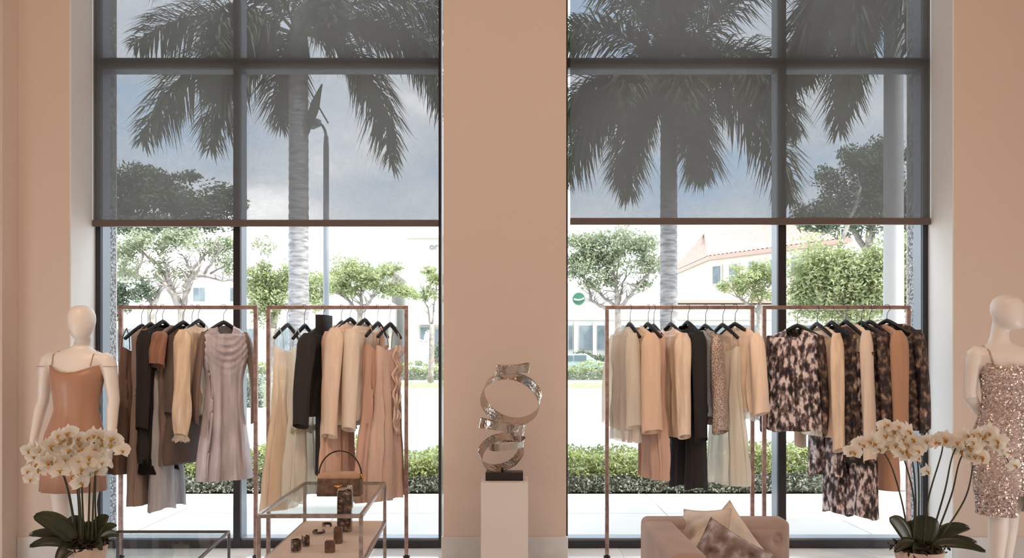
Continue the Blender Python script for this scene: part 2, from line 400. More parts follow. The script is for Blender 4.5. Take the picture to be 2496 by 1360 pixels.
# ------------------------------------------------------------------ leaves
def leaf_quads(mb, pts, size, rnd, flat=.5):
    for p in pts:
        a = rnd.uniform(0, 2*PI); e_ = rnd.gauss(0, flat); u = Vector((math.cos(a)*math.cos(e_), math.sin(a)*math.cos(e_), math.sin(e_)))
        v = u.cross(Vector((rnd.gauss(0, 1), rnd.gauss(0, 1), rnd.gauss(0, 1)))).normalized()
        L = size*rnd.uniform(.6, 1.3); W = L*.42
        mb.add([p-u*L*.5, p+v*W*.5, p+u*L*.5, p-v*W*.5], [(0, 1, 2, 3)])
def ell_pts(c, r, n, rnd, shell=.35):
    out = []
    while len(out) < n:
        d = Vector((rnd.gauss(0, 1), rnd.gauss(0, 1), rnd.gauss(0, 1))).normalized()*(rnd.random()**shell)
        out.append(Vector((c[0]+d.x*r[0], c[1]+d.y*r[1], c[2]+d.z*r[2])))
    return out
def limb(mb, a, b, r0, r1, rnd, wob=.06, n=6):
    a, b = Vector(a), Vector(b); L = (b-a).length; pts = []
    for i in range(n+1):
        t = i/n; q = a.lerp(b, t)
        if 0 < i < n: q += Vector((rnd.uniform(-1, 1), rnd.uniform(-1, 1), rnd.uniform(-1, 1)))*L*wob*.6
        pts.append(q)
    mb.tube(pts, [r0+(r1-r0)*i/n for i in range(n+1)], 7); return pts
def tree(label, D, base_px, trunk_top, limbs, clumps, lmat, leafsize, seed, group=None, name='oak_tree', tr=.16, hang=0):
    """trunk_top, limbs and clumps are read off the photograph at distance D: limb = (from_px, to_px, depth offset)"""
    rnd = random.Random(seed); k = D/F
    b = P(*base_px, D); b.z = 0 if D < 37 else .3
    t = thing(name, label, 'tree', b, group=group)
    mb = MB(); limb(mb, b, P(*trunk_top, D), tr, tr*.75, rnd, .02); mb.build('trunk', M['bark'], t, smooth=True)
    mb = MB()
    for (x0, y0, x1, y1, dy, r) in limbs:
        pts = limb(mb, P(x0, y0, D)+Vector((0, dy*.3, 0)), P(x1, y1, D)+Vector((0, dy, 0)), r*k, r*k*.45, rnd, .05)
        for q in pts[2:]:
            for _ in range(3):
                d = Vector((rnd.uniform(-1, 1), rnd.uniform(-1, 1), rnd.uniform(.1, 1.2))).normalized()*rnd.uniform(16, 46)*k
                pp = limb(mb, q, q+d, r*k*.3, r*k*.1, rnd, .08, 3)
    mb.build('branches', M['bark'], t, smooth=True, kind='stuff')
    mb = MB()
    for (cx, cy, rx, ry, n) in clumps:
        c = P(cx, cy, D); R = (rx*k, max(rx, ry)*k*.8, ry*k)
        sub = max(4, n//110)
        for _ in range(sub):
            q = ell_pts(c, R, 1, rnd, .5)[0]; rr = rnd.uniform(.26, .42)*min(R[0], R[2])+.12
            pts = ell_pts(q, (rr*1.35, rr*1.35, rr), n//sub, rnd, .5)
            if hang: pts = [p_-Vector((0, 0, abs(rnd.gauss(0, hang)))) for p_ in pts]
            leaf_quads(mb, pts, leafsize, rnd, .6)
    mb.build('foliage', lmat, t, kind='stuff')
    return t
G = 'trees across the road'
tree('broad thin-leaved tree with many forking grey limbs at the left window edge', 24, (440, 960), (442, 745),
     [(440, 748, 372, 640, .4, 7), (372, 640, 300, 590, .6, 5), (440, 748, 415, 690, -.4, 8), (415, 690, 400, 640, 0, 5), (445, 748, 462, 660, .2, 8), (462, 660, 505, 600, .3, 5), (455, 700, 505, 665, -.6, 6), (505, 668, 560, 610, -.6, 4), (462, 660, 432, 620, .5, 4), (470, 672, 565, 684, .4, 3), (505, 665, 545, 630, .8, 3)],
     [(320, 600, 60, 35, 1100), (390, 590, 60, 30, 800), (450, 585, 70, 30, 900), (530, 600, 55, 38, 900), (310, 660, 45, 35, 420), (390, 660, 60, 38, 420), (545, 640, 30, 22, 260), (640, 600, 34, 22, 200)], M['oak'], .13, 1, G, tr=.13)
tree('second grey-trunked tree rising behind the left clothes rack', 27, (375, 960), (368, 745),
     [(370, 750, 330, 672, .4, 8), (330, 672, 285, 660, .3, 5), (370, 750, 385, 690, .3, 7), (330, 680, 350, 620, 0, 5)],
     [(320, 700, 50, 30, 700), (290, 740, 26, 50, 900), (310, 450, 60, 45, 2400), (300, 520, 60, 50, 2600), (390, 480, 70, 55, 3000), (470, 500, 70, 50, 2800), (540, 500, 50, 50, 2200), (400, 545, 110, 34, 2600), (350, 420, 40, 20, 600), (440, 430, 40, 16, 400)], M['dkleaf'], .15, 2, G, tr=.15)
tree('drooping green tree between the left mullion and the ringed palm trunk', 30, (660, 960), (665, 800),
     [(665, 805, 630, 700, .3, 7), (665, 805, 690, 690, .3, 7), (665, 800, 660, 660, 0, 6)],
     [(650, 690, 44, 52, 2400), (690, 660, 28, 40, 1000), (625, 650, 30, 24, 600), (770, 690, 30, 55, 1600), (640, 745, 34, 30, 700)], M['oak2'], .16, 3, G, hang=.3)
tree('umbrella-shaped light green tree behind the second clothes rack', 36, (880, 955), (878, 760),
     [(876, 765, 820, 705, .4, 5), (878, 765, 880, 700, .1, 6), (880, 765, 925, 710, -.3, 5), (925, 710, 970, 690, -.3, 3)],
     [(850, 670, 78, 38, 2600), (910, 665, 70, 34, 1800), (960, 695, 40, 30, 900), (820, 700, 50, 24, 900), (1000, 715, 26, 14, 300)], M['oak2'], .17, 4, G)
tree('rounded pale oak with a bare forking trunk left of the right palm', 30, (1512, 950), (1505, 745),
     [(1506, 750, 1450, 700, .4, 5), (1506, 750, 1500, 680, 0, 7), (1508, 750, 1560, 690, -.3, 6), (1560, 690, 1590, 655, -.3, 4), (1450, 700, 1420, 670, .4, 4), (1478, 752, 1440, 728, .5, 5), (1440, 728, 1437, 690, .5, 4), (1506, 745, 1530, 660, .3, 4)],
     [(1440, 630, 64, 50, 2600), (1510, 610, 74, 52, 2600), (1400, 620, 40, 50, 1200), (1560, 600, 50, 40, 1200), (1575, 635, 44, 42, 1000), (1480, 680, 60, 26, 800), (1570, 690, 30, 18, 250), (1410, 650, 30, 46, 700)], M['oak'], .15, 5, G, tr=.14)
tree('yellow-green tree in front of the tiled roof house', 40, (1845, 945), (1850, 745),
     [(1848, 760, 1800, 720, .3, 5), (1848, 760, 1870, 690, .3, 5), (1870, 700, 1900, 670, 0, 4)],
     [(1810, 680, 56, 30, 1500), (1860, 665, 50, 34, 1400), (1860, 715, 34, 28, 700), (1780, 700, 40, 22, 600)], M['oak2'], .18, 6, G)
tree('tall dense weeping tree filling the right window between mullion and pale trunk', 22, (2060, 985), (2055, 760),
     [(2055, 765, 2000, 650, .4, 9), (2055, 765, 2100, 640, .4, 9), (2050, 765, 2050, 600, 0, 8), (2050, 600, 2110, 450, .3, 6)],
     [(1990, 640, 62, 70, 3400), (2070, 640, 70, 80, 3800), (2130, 650, 45, 80, 2400), (2020, 720, 70, 36, 1900), (1950, 690, 34, 50, 1000), (2110, 730, 50, 36, 1200), (2210, 640, 30, 80, 1600), (2230, 720, 20, 40, 500)], M['oak2'], .14, 8, G, hang=.25, tr=.18)
tree('added upper crown of the weeping tree, leaves darkened for the right shade over it', 26, (2120, 965), (2118, 600),
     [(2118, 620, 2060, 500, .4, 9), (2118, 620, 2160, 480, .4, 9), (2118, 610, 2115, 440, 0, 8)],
     [(2080, 520, 90, 55, 4200), (2150, 450, 80, 75, 4200), (2050, 450, 50, 40, 1500), (2170, 370, 50, 30, 1000), (2200, 500, 50, 80, 2200), (2100, 400, 60, 45, 1700), (1990, 530, 60, 30, 1400), (2215, 540, 40, 80, 1700), (1960, 545, 40, 14, 500)], M['dkleaf'], .14, 18, G, tr=.18)  # extra tree added; the shade fabric's dimming is put into its leaf colour
tree('small leafy tree beside the white corner tower', 42, (1050, 940), (1052, 790),
     [(1052, 795, 1030, 710, .3, 3), (1052, 795, 1062, 690, .3, 3)],
     [(1055, 690, 24, 50, 800), (1020, 715, 30, 16, 400), (1090, 690, 24, 50, 500)], M['oak2'], .2, 9, G)

# hedges -----------------------------------------------------------
def hedge(label, x0, x1, y0, y1, z0, h, lsize, n, seed, parts, group='clipped hedges outside'):
    t = thing('hedge', label, 'hedge', ((x0+x1)/2, (y0+y1)/2, z0), group=group)
    rnd = random.Random(seed)
    mb = MB(); nx = max(8, int((x1-x0)/.25)); rings = []
    for i in range(nx+1):
        x = x0+(x1-x0)*i/nx; hh = h*(.8+.12*math.sin(i*1.7+seed)); a = (y1-y0)/2*.86; cy = (y0+y1)/2
        rings.append([Vector((x, cy-a, z0)), Vector((x, cy-a, z0+hh*.7)), Vector((x, cy-a*.6, z0+hh)), Vector((x, cy+a*.6, z0+hh)), Vector((x, cy+a, z0+hh*.7)), Vector((x, cy+a, z0))])
    mb.loft(rings); mb.build('core', M['core'], t)
    for nm, m, za, zb, fr in parts:
        mb = MB(); pts = []
        for _ in range(int(n*fr)):
            x = rnd.uniform(x0, x1); q = rnd.random(); bump = 1+.16*math.sin(x*3.1/h*.35+seed)+.1*math.sin(x*7.3/h*.35)
            if q < .6: y = y0+rnd.uniform(-.02, .06)*(y1-y0); z = z0+h*bump*rnd.uniform(za, zb)
            else: y = rnd.uniform(y0, y1); z = z0+h*bump*zb*rnd.uniform(.85, 1.06) if zb > .9 else z0+h*rnd.uniform(za, zb)
            pts.append(Vector((x, y, z)))
        leaf_quads(mb, pts, lsize, rnd, .7); mb.build(nm, m, t, kind='stuff')
    return t
hedge('low mixed hedge of lime shrubs over grey-green ground plants beside the pavement', -3.65, 3.35, 8.72, 9.7, 0, .40, .05, 30000, 1,
      [('lime_leaves', M['lime'], .5, 1.06, .62), ('lower_leaves', M['grey_green'], .02, .55, .38)])
hedge('long clipped hedge in front of the white shops across the road', -19, 27, 44.1, 45.2, .37, .80, .16, 15000, 2,
      [('lime_leaves', M['lime'], .45, 1.04, .55), ('lower_leaves', M['grey_green'], .02, .5, .45)])
hedge('rough grey-green hedge by the road seen between the two left racks', -9.6, -7.6, 25, 26.2, -.02, .9, .11, 3500, 3,
      [('leaves', M['grey_green'], .05, 1.05, 1)])
hedge('dark shrubs against the shop windows seen left of the right palm', 3.6, 9.2, 47.7, 48.3, .37, 1.2, .2, 1800, 4,
      [('leaves', M['dkleaf'], .05, 1.05, 1)])
mb = MB(); rnd = random.Random(3)
for x in [3.15+rnd.uniform(-.2, .2) for _ in range(14)]:
    mb.tube([(x, 8.9+rnd.uniform(-.1, .1), 0), (x+rnd.uniform(-.03, .03), 8.9, rnd.uniform(.3, .42))], [.006, .012], 5)
tag(mb.build('pink_grass_tuft', M['peach']), 'thin pinkish flower stalks at the right end of the hedge', 'plant', kind='stuff')

# palms ------------------------------------------------------------
def frond(parent, a, b, c, rnd, leaf=.42, n=46, w=.034):
    pts = bez(a, b, c, n)
    mb = MB(); mb.tube(pts[::3]+[pts[-1]], [.028-.022*i/len(pts[::3]) for i in range(len(pts[::3])+1)], 5)
    for i in range(5, n):
        t = i/(n-1); tan = (pts[min(i+1, n-1)]-pts[i-1]).normalized()
        u = tan.cross(Vector((0, 0, 1))).normalized(); v = tan.cross(u)
        L0 = leaf*min(1, .45+1.6*t)*(1 if t < .75 else 1-.9*(t-.75)/.25*.7)
        for q in range(11):
            an = rnd.uniform(0, 2*PI); d = (u*math.cos(an)+v*math.sin(an)*.8+tan*rnd.uniform(.5, .9)).normalized()
            L = L0*rnd.uniform(.75, 1.1); p0 = pts[i]+tan*rnd.uniform(-.03, .03); sd = d.cross(Vector((0, 0, 1))).normalized()*w*.5
            p1 = p0+d*L*.55+Vector((0, 0, -.05*L)); p2 = p0+d*L+Vector((0, 0, -.42*L))
            mb.add([p0-sd*.5, p0+sd*.5, p1+sd, p1-sd, p2], [(0, 1, 2, 3), (3, 2, 4)])
    return mb.build('frond', M['palm'], parent)
def palm(label, D, base_x, w_px, crown, tips, seed, tmat, leaf=.42, rings=True, name='royal_palm'):
    rnd = random.Random(seed); k = D/F; b = P(base_x, 880, D); b.z = 0
    t = thing(name, label, 'palm tree', b, group='palms by the pavement')
    top = P(*crown, D); r = w_px*k/2; prof = []
    H = top.z; n = int(H/.035) if rings else 30
    for i in range(n+1):
        z = H*i/n; rr = r*(1.08-.12*z/H)*(1.35-.35*min(1, z/.5)); 
        if rings: rr *= 1+(.035 if i % 4 == 0 else 0)-(.02 if i % 4 == 2 else 0)
        prof.append((rr, z))
    MB().lathe(prof, (b.x, D, 0), 20).build('trunk', tmat, t, smooth=True)
    MB().lathe([(r*1.1, 0), (r*1.25, .12), (r*.9, .5), (r*.4, .8)], (top.x, D, H-.25), 16).build('crown_shaft', M['palm'], t, smooth=True)
    for (tx, ty, cx, cy, dy) in tips:
        frond(t, top+Vector((0, 0, .2)), P(cx, cy, D)+Vector((0, dy*.6, 0)), P(tx, ty, D)+Vector((0, dy, 0)), rnd, leaf)
    return t
p1 = palm('ringed grey palm trunk standing in the left window with drooping fronds', 12.0, 728, 47, (727, 120),
     [(335, 330, 420, 90, .2), (300, 80, 470, -40, .4), (545, 375, 560, 110, -.5), (950, 385, 920, 60, .2), (1110, 280, 1040, -40, .5), (1150, 90, 930, -60, -.4), (640, 250, 650, 60, 1.0),
      (360, -60, 560, -120, -.6), (820, -220, 760, -80, .5), (1000, -150, 880, -160, .7), (500, -180, 640, -140, .6), (620, 230, 560, 70, -1.6), (860, 170, 850, 20, -1.6), (1060, 40, 900, -60, 1.4), (430, 150, 480, 30, 1.3)], 21, M['palmtrunk'], leaf=.6)
mb = MB(); mb.tube(bez(P(750, 330, 11.9), P(765, 260, 11.9), P(785, 205, 11.9), 8), [.01, .03, .05, .07, .07, .05, .03, .01], 7)
mb.tube(bez(P(745, 200, 11.9), P(770, 250, 11.9), P(800, 300, 11.9), 6), .012, 5)
mb.build('flower_spathe', M['palm'], p1, smooth=True)
palm('ringed palm trunk in the right window under a thick crown of fronds', 12.0, 1630, 41, (1640, 215),
     [(1375, 430, 1440, 200, .2), (1525, 480, 1520, 230, -.3), (1695, 440, 1700, 260, -.4), (1945, 470, 1890, 210, .3), (1340, 300, 1450, 100, .5), (1350, 120, 1480, 30, -.3), (1450, -100, 1560, -60, .5),
      (1700, -160, 1660, -50, .3), (1880, -60, 1780, -20, -.4), (1960, 180, 1850, 40, .4), (1580, -120, 1600, -20, -.6), (1800, 330, 1780, 170, -1.6), (1480, 330, 1530, 160, -1.5), (1610, 350, 1620, 160, -1.7),
      (1740, 360, 1760, 150, 1.5), (1540, 380, 1560, 150, 1.5), (1880, 360, 1830, 130, -1), (1430, 250, 1500, 90, 1.2), (1790, 60, 1740, 20, 1.4), (1560, 80, 1590, 20, -1.4), (1660, 60, 1650, 0, -1.4)], 22, M['palmtrunk'], leaf=.6)
palm('smooth white palm trunk in the right window close to the right frame', 9.0, 2178, 45, (2178, -140),
     [(2090, 90, 2100, -190, -.2), (1955, 150, 2040, -160, .2), (1930, 250, 1990, -120, .5), (2010, 300, 2060, -100, -.6), (2105, 270, 2110, -60, .7), (2330, 100, 2290, -200, .3), (2040, 120, 2060, -140, .9), (1985, 60, 2050, -190, -.5), (2400, -100, 2300, -260, .3), (2130, 200, 2130, -120, -.9)], 23, M['whitetrunk'], leaf=.5, rings=False)

# lamp pole --------------------------------------------------------
b = P(795, 880, 13.5); b.z = 0
t = thing('lamp_post', 'slim grey lamp post just right of the left palm trunk', 'lamp post', b)
MB().lathe([(.07, 0), (.07, .3), (.052, .32), (.048, 4.9), (.035, 5.1)], (b.x, 13.5, 0), 12).build('pole', M['pole'], t, smooth=True)
MB().tube(bez((b.x, 13.5, 5.05), (b.x, 13.5, 5.3), (b.x-.18, 13.5, 5.35), 6), .025, 6).build('arm', M['pole'], t, smooth=True)
MB().ell([(b.x-.22, 13.5, 5.22, .03, .03), (b.x-.22, 13.5, 5.27, .13, .09), (b.x-.22, 13.5, 5.36, .14, .1), (b.x-.22, 13.5, 5.40, .05, .04)]).build('lamp_head', M['pole'], t, smooth=True)

# buildings --------------------------------------------------------
def fbox(nm, px0, px1, py0, py1, D, depth, m, t, bev=0):
    a = P(px0, py1, D); c = P(px1, py0, D); return box(nm, (a.x, D, a.z), (c.x, D+depth, c.z), m, t, bevel=bev)
def rect_window(t, px0, px1, py0, py1, D, mull=1, gm='shopglass'):
    f = fbox('window', px0, px1, py0, py1, D-.10, .10, M['shopframe'], t)
    n = mull+1; w_ = (px1-px0)/n
    for i in range(n): fbox('pane', px0+i*w_+1.2, px0+(i+1)*w_-1.2, py0+1.5, py1-1.5, D-.13, .04, M[gm], f)
D = 54
def zgr(D): return 880+1.03*F/D
zg = zgr(54)
t = thing('shop_building', 'long white shop building behind the trees in the left window', 'building', (-14.5, D, .36))
fbox('wall', 60, 955, 668, zg, D, 8, M['stucco'], t)
fbox('parapet', 55, 957, 660, 670, D-.2, 8, M['stucco2'], t)
fbox('canopy', 840, 955, 737, 792, D-2.4, 2.3, M['white'], t)
for a, c in ((880, 905), (915, 945)): rect_window(t, a, c, 797, 886, D)
for a in range(280, 860, 75): rect_window(t, a, a+48, 800, 882, D)
for a in (470, 560): rect_window(t, a, a+30, 700, 735, D)
t = thing('corner_tower', 'white corner tower with a cornice and lettering at the right of the left window', 'building', (-5, D-1.5, .36))
fbox('wall', 996, 1180, 580, zgr(D-1.5), D-1.5, 9, M['stucco'], t)
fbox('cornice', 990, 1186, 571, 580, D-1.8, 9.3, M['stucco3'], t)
fbox('canopy', 997, 1120, 737, 790, D-2.4, .9, M['white'], t)
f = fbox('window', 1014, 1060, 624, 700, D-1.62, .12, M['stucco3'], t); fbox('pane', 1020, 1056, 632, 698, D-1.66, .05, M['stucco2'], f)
f = fbox('window', 1022, 1055, 795, 890, D-1.62, .12, M['shopframe'], t)
fbox('pane', 1025, 1052, 798, 850, D-1.68, .05, M['shopglass'], f)
f = fbox('window', 1058, 1074, 800, 890, D-1.62, .12, M['shopframe'], t); fbox('pane', 1060, 1072, 803, 888, D-1.68, .05, M['shopglass'], f)
cu = bpy.data.curves.new('lettering', 'FONT'); cu.body = 'or'; cu.size = .62; cu.extrude = .03; cu.materials.append(M['letter'])
o_ = bpy.data.objects.new('lettering', cu); me = bpy.data.meshes.new_from_object(o_); bpy.data.objects.remove(o_); bpy.data.curves.remove(cu)
o = bpy.data.objects.new('lettering', me); col.objects.link(o); o.parent = t
pp = P(1046, 608, D-1.55); o.location = pp-t.location; o.rotation_euler = (PI/2, 0, 0)
# right window: low shop row
D = 48.5; zg = zgr(D)
t = thing('shop_row', 'low white shop row with a terracotta fascia in the right window', 'building', (10, D, .36))
fbox('wall', 1290, 2380, 742, zg, D, 3, M['stucco'], t)
fbox('fascia', 1640, 2380, 731, 738, D-.5, 3.4, M['fascia'], t)
fbox('upper_wall', 1290, 1640, 690, 742, D, 3, M['stucco'], t)
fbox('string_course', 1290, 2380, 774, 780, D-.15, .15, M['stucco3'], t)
a, c = P(1640, 731, D-.5), P(2380, 731, D-.5)
mb = MB(); n = 90; rows = []
for j in range(7):
    s_ = j/6; rows.append([Vector((a.x+(c.x-a.x)*i/n, D-.5+3.4*s_, a.z+1.0*s_+.05*abs(math.sin(i*PI/2))+(.04 if j % 2 else 0))) for i in range(n+1)])
mb.loft(rows, False, False, closed=False); mb.build('roof_tiles', M['clay'], t, kind='stuff')
for a, c in ((1385, 1396), (1412, 1444), (1455, 1475), (1500, 1545), (1560, 1600), (1660, 1710), (1725, 1790), (1800, 1850), (1930, 1990), (2010, 2080), (2110, 2150)): rect_window(t, a, c, 792, 852, D, 0)
for px in (1404, 1450, 1482): fbox('pilaster', px-4, px+4, 784, 890, D-.35, .3, M['white'], t)
# round green sign
c = P(1411, 728, D-.1)
t2 = thing('round_sign', 'round green sign with white wave bands on the white shop row', 'sign', c-Vector((0, 0, .33)))
def disc(mb, c, r, y0, y1, n=28):
    mb.loft([[Vector((c.x+r*math.cos(2*PI*i/n), y, c.z+r*math.sin(2*PI*i/n))) for i in range(n)] for y in (y0, y1)])
mb = MB(); disc(mb, c, .36, D-.12, D-.02); mb.build('sign_face', M['green'], t2)
mb = MB(); mb.tube(bez(c+Vector((-.3, -.04, -.02)), c+Vector((0, -.04, -.16)), c+Vector((.3, -.04, .03)), 8), .045, 6); mb.build('white_band', M['white'], t2, smooth=True)
# house with tiled roof
def pc(px, D): return Vector(((px-1248)*D/F, D))
A, B, C_ = pc(1645, 74), pc(1732, 63), pc(2060, 54)
Dd = A+(C_-B); zt = 9.5
t = thing('tiled_house', 'cream two-storey house with a pale clay tile roof in the right window', 'building', (B.x, B.y, .36))
mb = MB(); mb.loft([[Vector((q.x, q.y, z)) for q in (A, B, C_, Dd)] for z in (0, zt)]); mb.build('wall', M['stucco2'], t)
mb = MB(); ov = .6; cen = (A+B+C_+Dd)/4
def out(q): return cen+(q-cen)*1.06
O = [out(q) for q in (A, B, C_, Dd)]
r1 = (O[0]+O[1])/2*.72+cen*.28; r2 = (O[2]+O[3])/2*.72+cen*.28
def patch(p, q, s_, u, n=60, m_=6):
    rows = []
    for j in range(m_+1):
        v = j/m_; a_ = p.lerp(s_, v); b_ = q.lerp(u, v)
        rows.append([a_.lerp(b_, i/n)+Vector((0, 0, .07*abs(math.sin(i*PI/2))+(.05 if j % 2 else 0))) for i in range(n+1)])
    mb.loft(rows, False, False, closed=False)
e3 = [Vector((q.x, q.y, zt-.05)) for q in O]; R1 = Vector((r1.x, r1.y, zt+2.3)); R2 = Vector((r2.x, r2.y, zt+2.3))
patch(e3[1], e3[2], R1, R2); patch(e3[0], e3[1], R1, R1); patch(e3[3], e3[0], R2, R1); patch(e3[2], e3[3], R2, R2)
mb.build('roof_tiles', M['clay'], t, kind='stuff')
mb = MB()
for i in range(4):
    a_, b_ = e3[i], e3[(i+1) % 4]; mb.add([a_, b_, b_+Vector((0, 0, -.3)), a_+Vector((0, 0, -.3)), a_+Vector((.05, .05, 0)), b_+Vector((.05, .05, 0))], [(0, 1, 2, 3)])
mb.build('eave_board', M['fascia'], t)
dirn = (C_-B).normalized(); nrm = Vector((dirn.y, -dirn.x)); nrm = nrm if nrm.y < 0 else -nrm
L = (C_-B).length
for s_, wd in ((.06, 1.0), (.20, 1.0), (.36, 1.1), (.52, 1.1), (.68, 1.1)):
    q = B+dirn*L*s_
    def wb(off0, off1, z0, z1, wd_):
        a_ = q-dirn*wd_/2+nrm*off0; b_ = q+dirn*wd_/2+nrm*off0; c_ = q+dirn*wd_/2+nrm*off1; d_ = q-dirn*wd_/2+nrm*off1
        return MB().loft([[Vector((u.x, u.y, z)) for u in (a_, b_, c_, d_)] for z in (z0, z1)])
    f = wb(0, .12, 7.2, 8.7, wd).build('window', M['stucco3'], t)
    wb(.12, .16, 7.3, 8.6, wd-.3).build('pane', M['shopglass'], f)
# parked car
c = P(1395, 880, 46.4)
t = thing('parked_car', 'pale blue-green parked car half hidden by the far hedge', 'car', (c.x, 46.4, .37))
prof = [(-2.1, .35), (-2.15, .75), (-1.95, .95), (-1.2, 1.02), (-.7, 1.42), (.7, 1.45), (1.3, 1.05), (2.0, .92), (2.15, .7), (2.1, .35)]
mb = MB(); mb.loft([[Vector((x_, y_, z_*1.0)) for x_, z_ in prof] for y_ in (-.82, .82)]); mb.build('body', M['car'], t, local=True, bevel=.08, smooth=True)
mb = MB()
mb.box((-.72, -.85, 1.05), (-.02, -.80, 1.34)); mb.box((.05, -.85, 1.05), (.72, -.80, 1.36)); mb.build('side_glass', M['carglass'], t, local=True)
for x_ in (-1.35, 1.35):
    for y_ in (-.8, .62):
        mb = MB(); mb.loft([[Vector((x_+.33*math.cos(a_), yy, .33+.33*math.sin(a_))) for a_ in [2*PI*i/18 for i in range(18)]] for yy in (y_-.03, y_+.2)]); mb.build('wheel', M['tyre'], t, local=True)
# pale blossom arrangement in front of the tower shop
c = P(1034, 880, 49.5)
t = thing('flower_display', 'tall pale flower arrangement on a white crate in front of the tower shop', 'flowers', (c.x, 49.5, .37))
MB().box((-.75, -.3, 0), (.1, .3, 1.15)).build('crate', M['white'], t, local=True, bevel=.02)
MB().box((-.5, -.33, .75), (-.05, -.3, 1.05)).build('crate_sign', M['blue'], t, local=True)
MB().box((.35, -.3, 0), (1.2, .3, .75)).build('white_planter', M['white'], t, local=True, bevel=.02)
mb = MB(); rnd = random.Random(8)
for cc, rr, n in (((-.3, 0, 1.75), (.5, .35, .6), 500), ((.25, 0, 2.1), (.3, .3, .8), 450)):
    leaf_quads(mb, ell_pts(cc, rr, n, rnd), .16, rnd)
mb.build('blossom', M['petal'], t, local=True, kind='stuff')
mb = MB(); leaf_quads(mb, ell_pts((.5, -.1, 1.1), (.2, .2, .22), 90, rnd), .12, rnd); mb.build('orange_blossom', M['orange'], t, local=True, kind='stuff')
mb = MB(); leaf_quads(mb, ell_pts((.9, 0, 1.5), (.4, .3, .8), 400, rnd), .18, rnd); mb.build('dark_leaves', M['dkleaf'], t, local=True, kind='stuff')
# ------------------------------------------------------------------ clothes racks
RY = 5.85; K = RY/F
def rack(px0, px1, lab, oy=0):
    a, b = P(px0, 745, RY), P(px1, 745, RY); x0, x1 = a.x, b.x; w_ = .026; zt = a.z
    t = thing('clothes_rack', lab, 'clothes rack', ((x0+x1)/2, RY, 0), group='copper clothes racks in front of the windows')
    box('top_rail', (x0, RY-w_/2, zt-w_), (x1, RY+w_/2, zt), M['copper'], t, bevel=.002)
    for x in (x0, x1-w_):
        box('leg', (x, RY-w_/2, .02), (x+w_, RY+w_/2, zt-w_), M['copper'], t, bevel=.002)
        MB().lathe([(.012, 0), (.024, .002), (.024, .012), (.01, .02)], (x+w_/2, RY, 0), 14).build('foot', M['black'], t, smooth=True)
    return x0, x1, zt
rack(290, 628, 'copper clothes rack of dark and brown clothes, first from the left')
rack(650, 995, 'copper clothes rack behind the glass table and brown handbag')
rack(1475, 1838, 'copper clothes rack with a black gown and cream pieces behind the armchair')
rack(1858, 2218, 'copper clothes rack of dark patterned clothes at the right mullion')

# ------------------------------------------------------------------ garments
def rgb(name, c, **k): return mat(name, c, **k)
GM = {}
def gm(c, kind='cloth'):
    key = (c, kind)
    if key in GM: return GM[key]
    av = sum(c)/3; c = tuple(int(v+(av-v)*.05) for v in c); dk = max(c) < 60; tr_ = .10 if max(c) > 205 else 0; c = warmbal(c) if not dk else c
    if kind == 'cloth': m = mat('wool_cloth', c, .8, trans=tr_, sheen=.02 if dk else .15, var=.05, vscale=5, stretch=(6, 6, .5), bump=.55, bscale=5)
    elif kind == 'velvet': m = mat('velvet_cloth', c, .6, sheen=.35, var=.3, vscale=4, stretch=(5, 5, .6), bump=.6, bscale=6)
    elif kind == 'satin': m = mat('satin_cloth', c, .33, trans=tr_, var=.16, vscale=5, stretch=(5, 5, .7), bump=.7, bscale=6)
    elif kind == 'sheer': m = mat('sheer_cloth', c, .7, var=.05, vscale=5, stretch=(6, 6, .5), trans=.35, bump=.5, bscale=6)
    elif kind == 'pattern': m = mat('patterned_cloth', c, .7, ramp=[(.40, (38, 32, 36)), (.46, (84, 72, 76)), (.53, (138, 124, 124)), (.60, (228, 218, 220))], vscale=24, stretch=(1.6, 1.6, .75), detail=6, bump=.1)
    elif kind == 'darkpattern': m = mat('dark_patterned_cloth', c, .7, ramp=[(.42, (36, 31, 33)), (.52, (78, 64, 62)), (.60, (128, 106, 92)), (.70, (186, 168, 154))], vscale=24, stretch=(1, 1, .8), detail=4, bump=.1)
    elif kind == 'lace': m = mat('lace_cloth', c, .8, ramp=[(.4, tuple(int(v*.85) for v in c)), (.55, c), (.7, tuple(min(255, int(v*1.08)) for v in c))], vscale=150, detail=3, trans=.55, bump=.4)
    elif kind == 'sequin': m = mat('sequin_cloth', c, .35, metal=.3, ramp=[(.4, tuple(int(v*.68) for v in c)), (.52, c), (.66, tuple(min(255, int(v*1.4)) for v in c))], vscale=170, detail=3, bump=.5, bscale=90)
    if kind == 'sheer':
        t = m.node_tree; o = t.nodes['Material Output']; src = o.inputs[0].links[0].from_socket; tr = t.nodes.new('ShaderNodeBsdfTransparent'); mx = t.nodes.new('ShaderNodeMixShader'); mx.inputs[0].default_value = .22
        t.links.new(src, mx.inputs[1]); t.links.new(tr.outputs[0], mx.inputs[2]); t.links.new(mx.outputs[0], o.inputs[0])
    GM[key] = m; return m
NSEG = 56
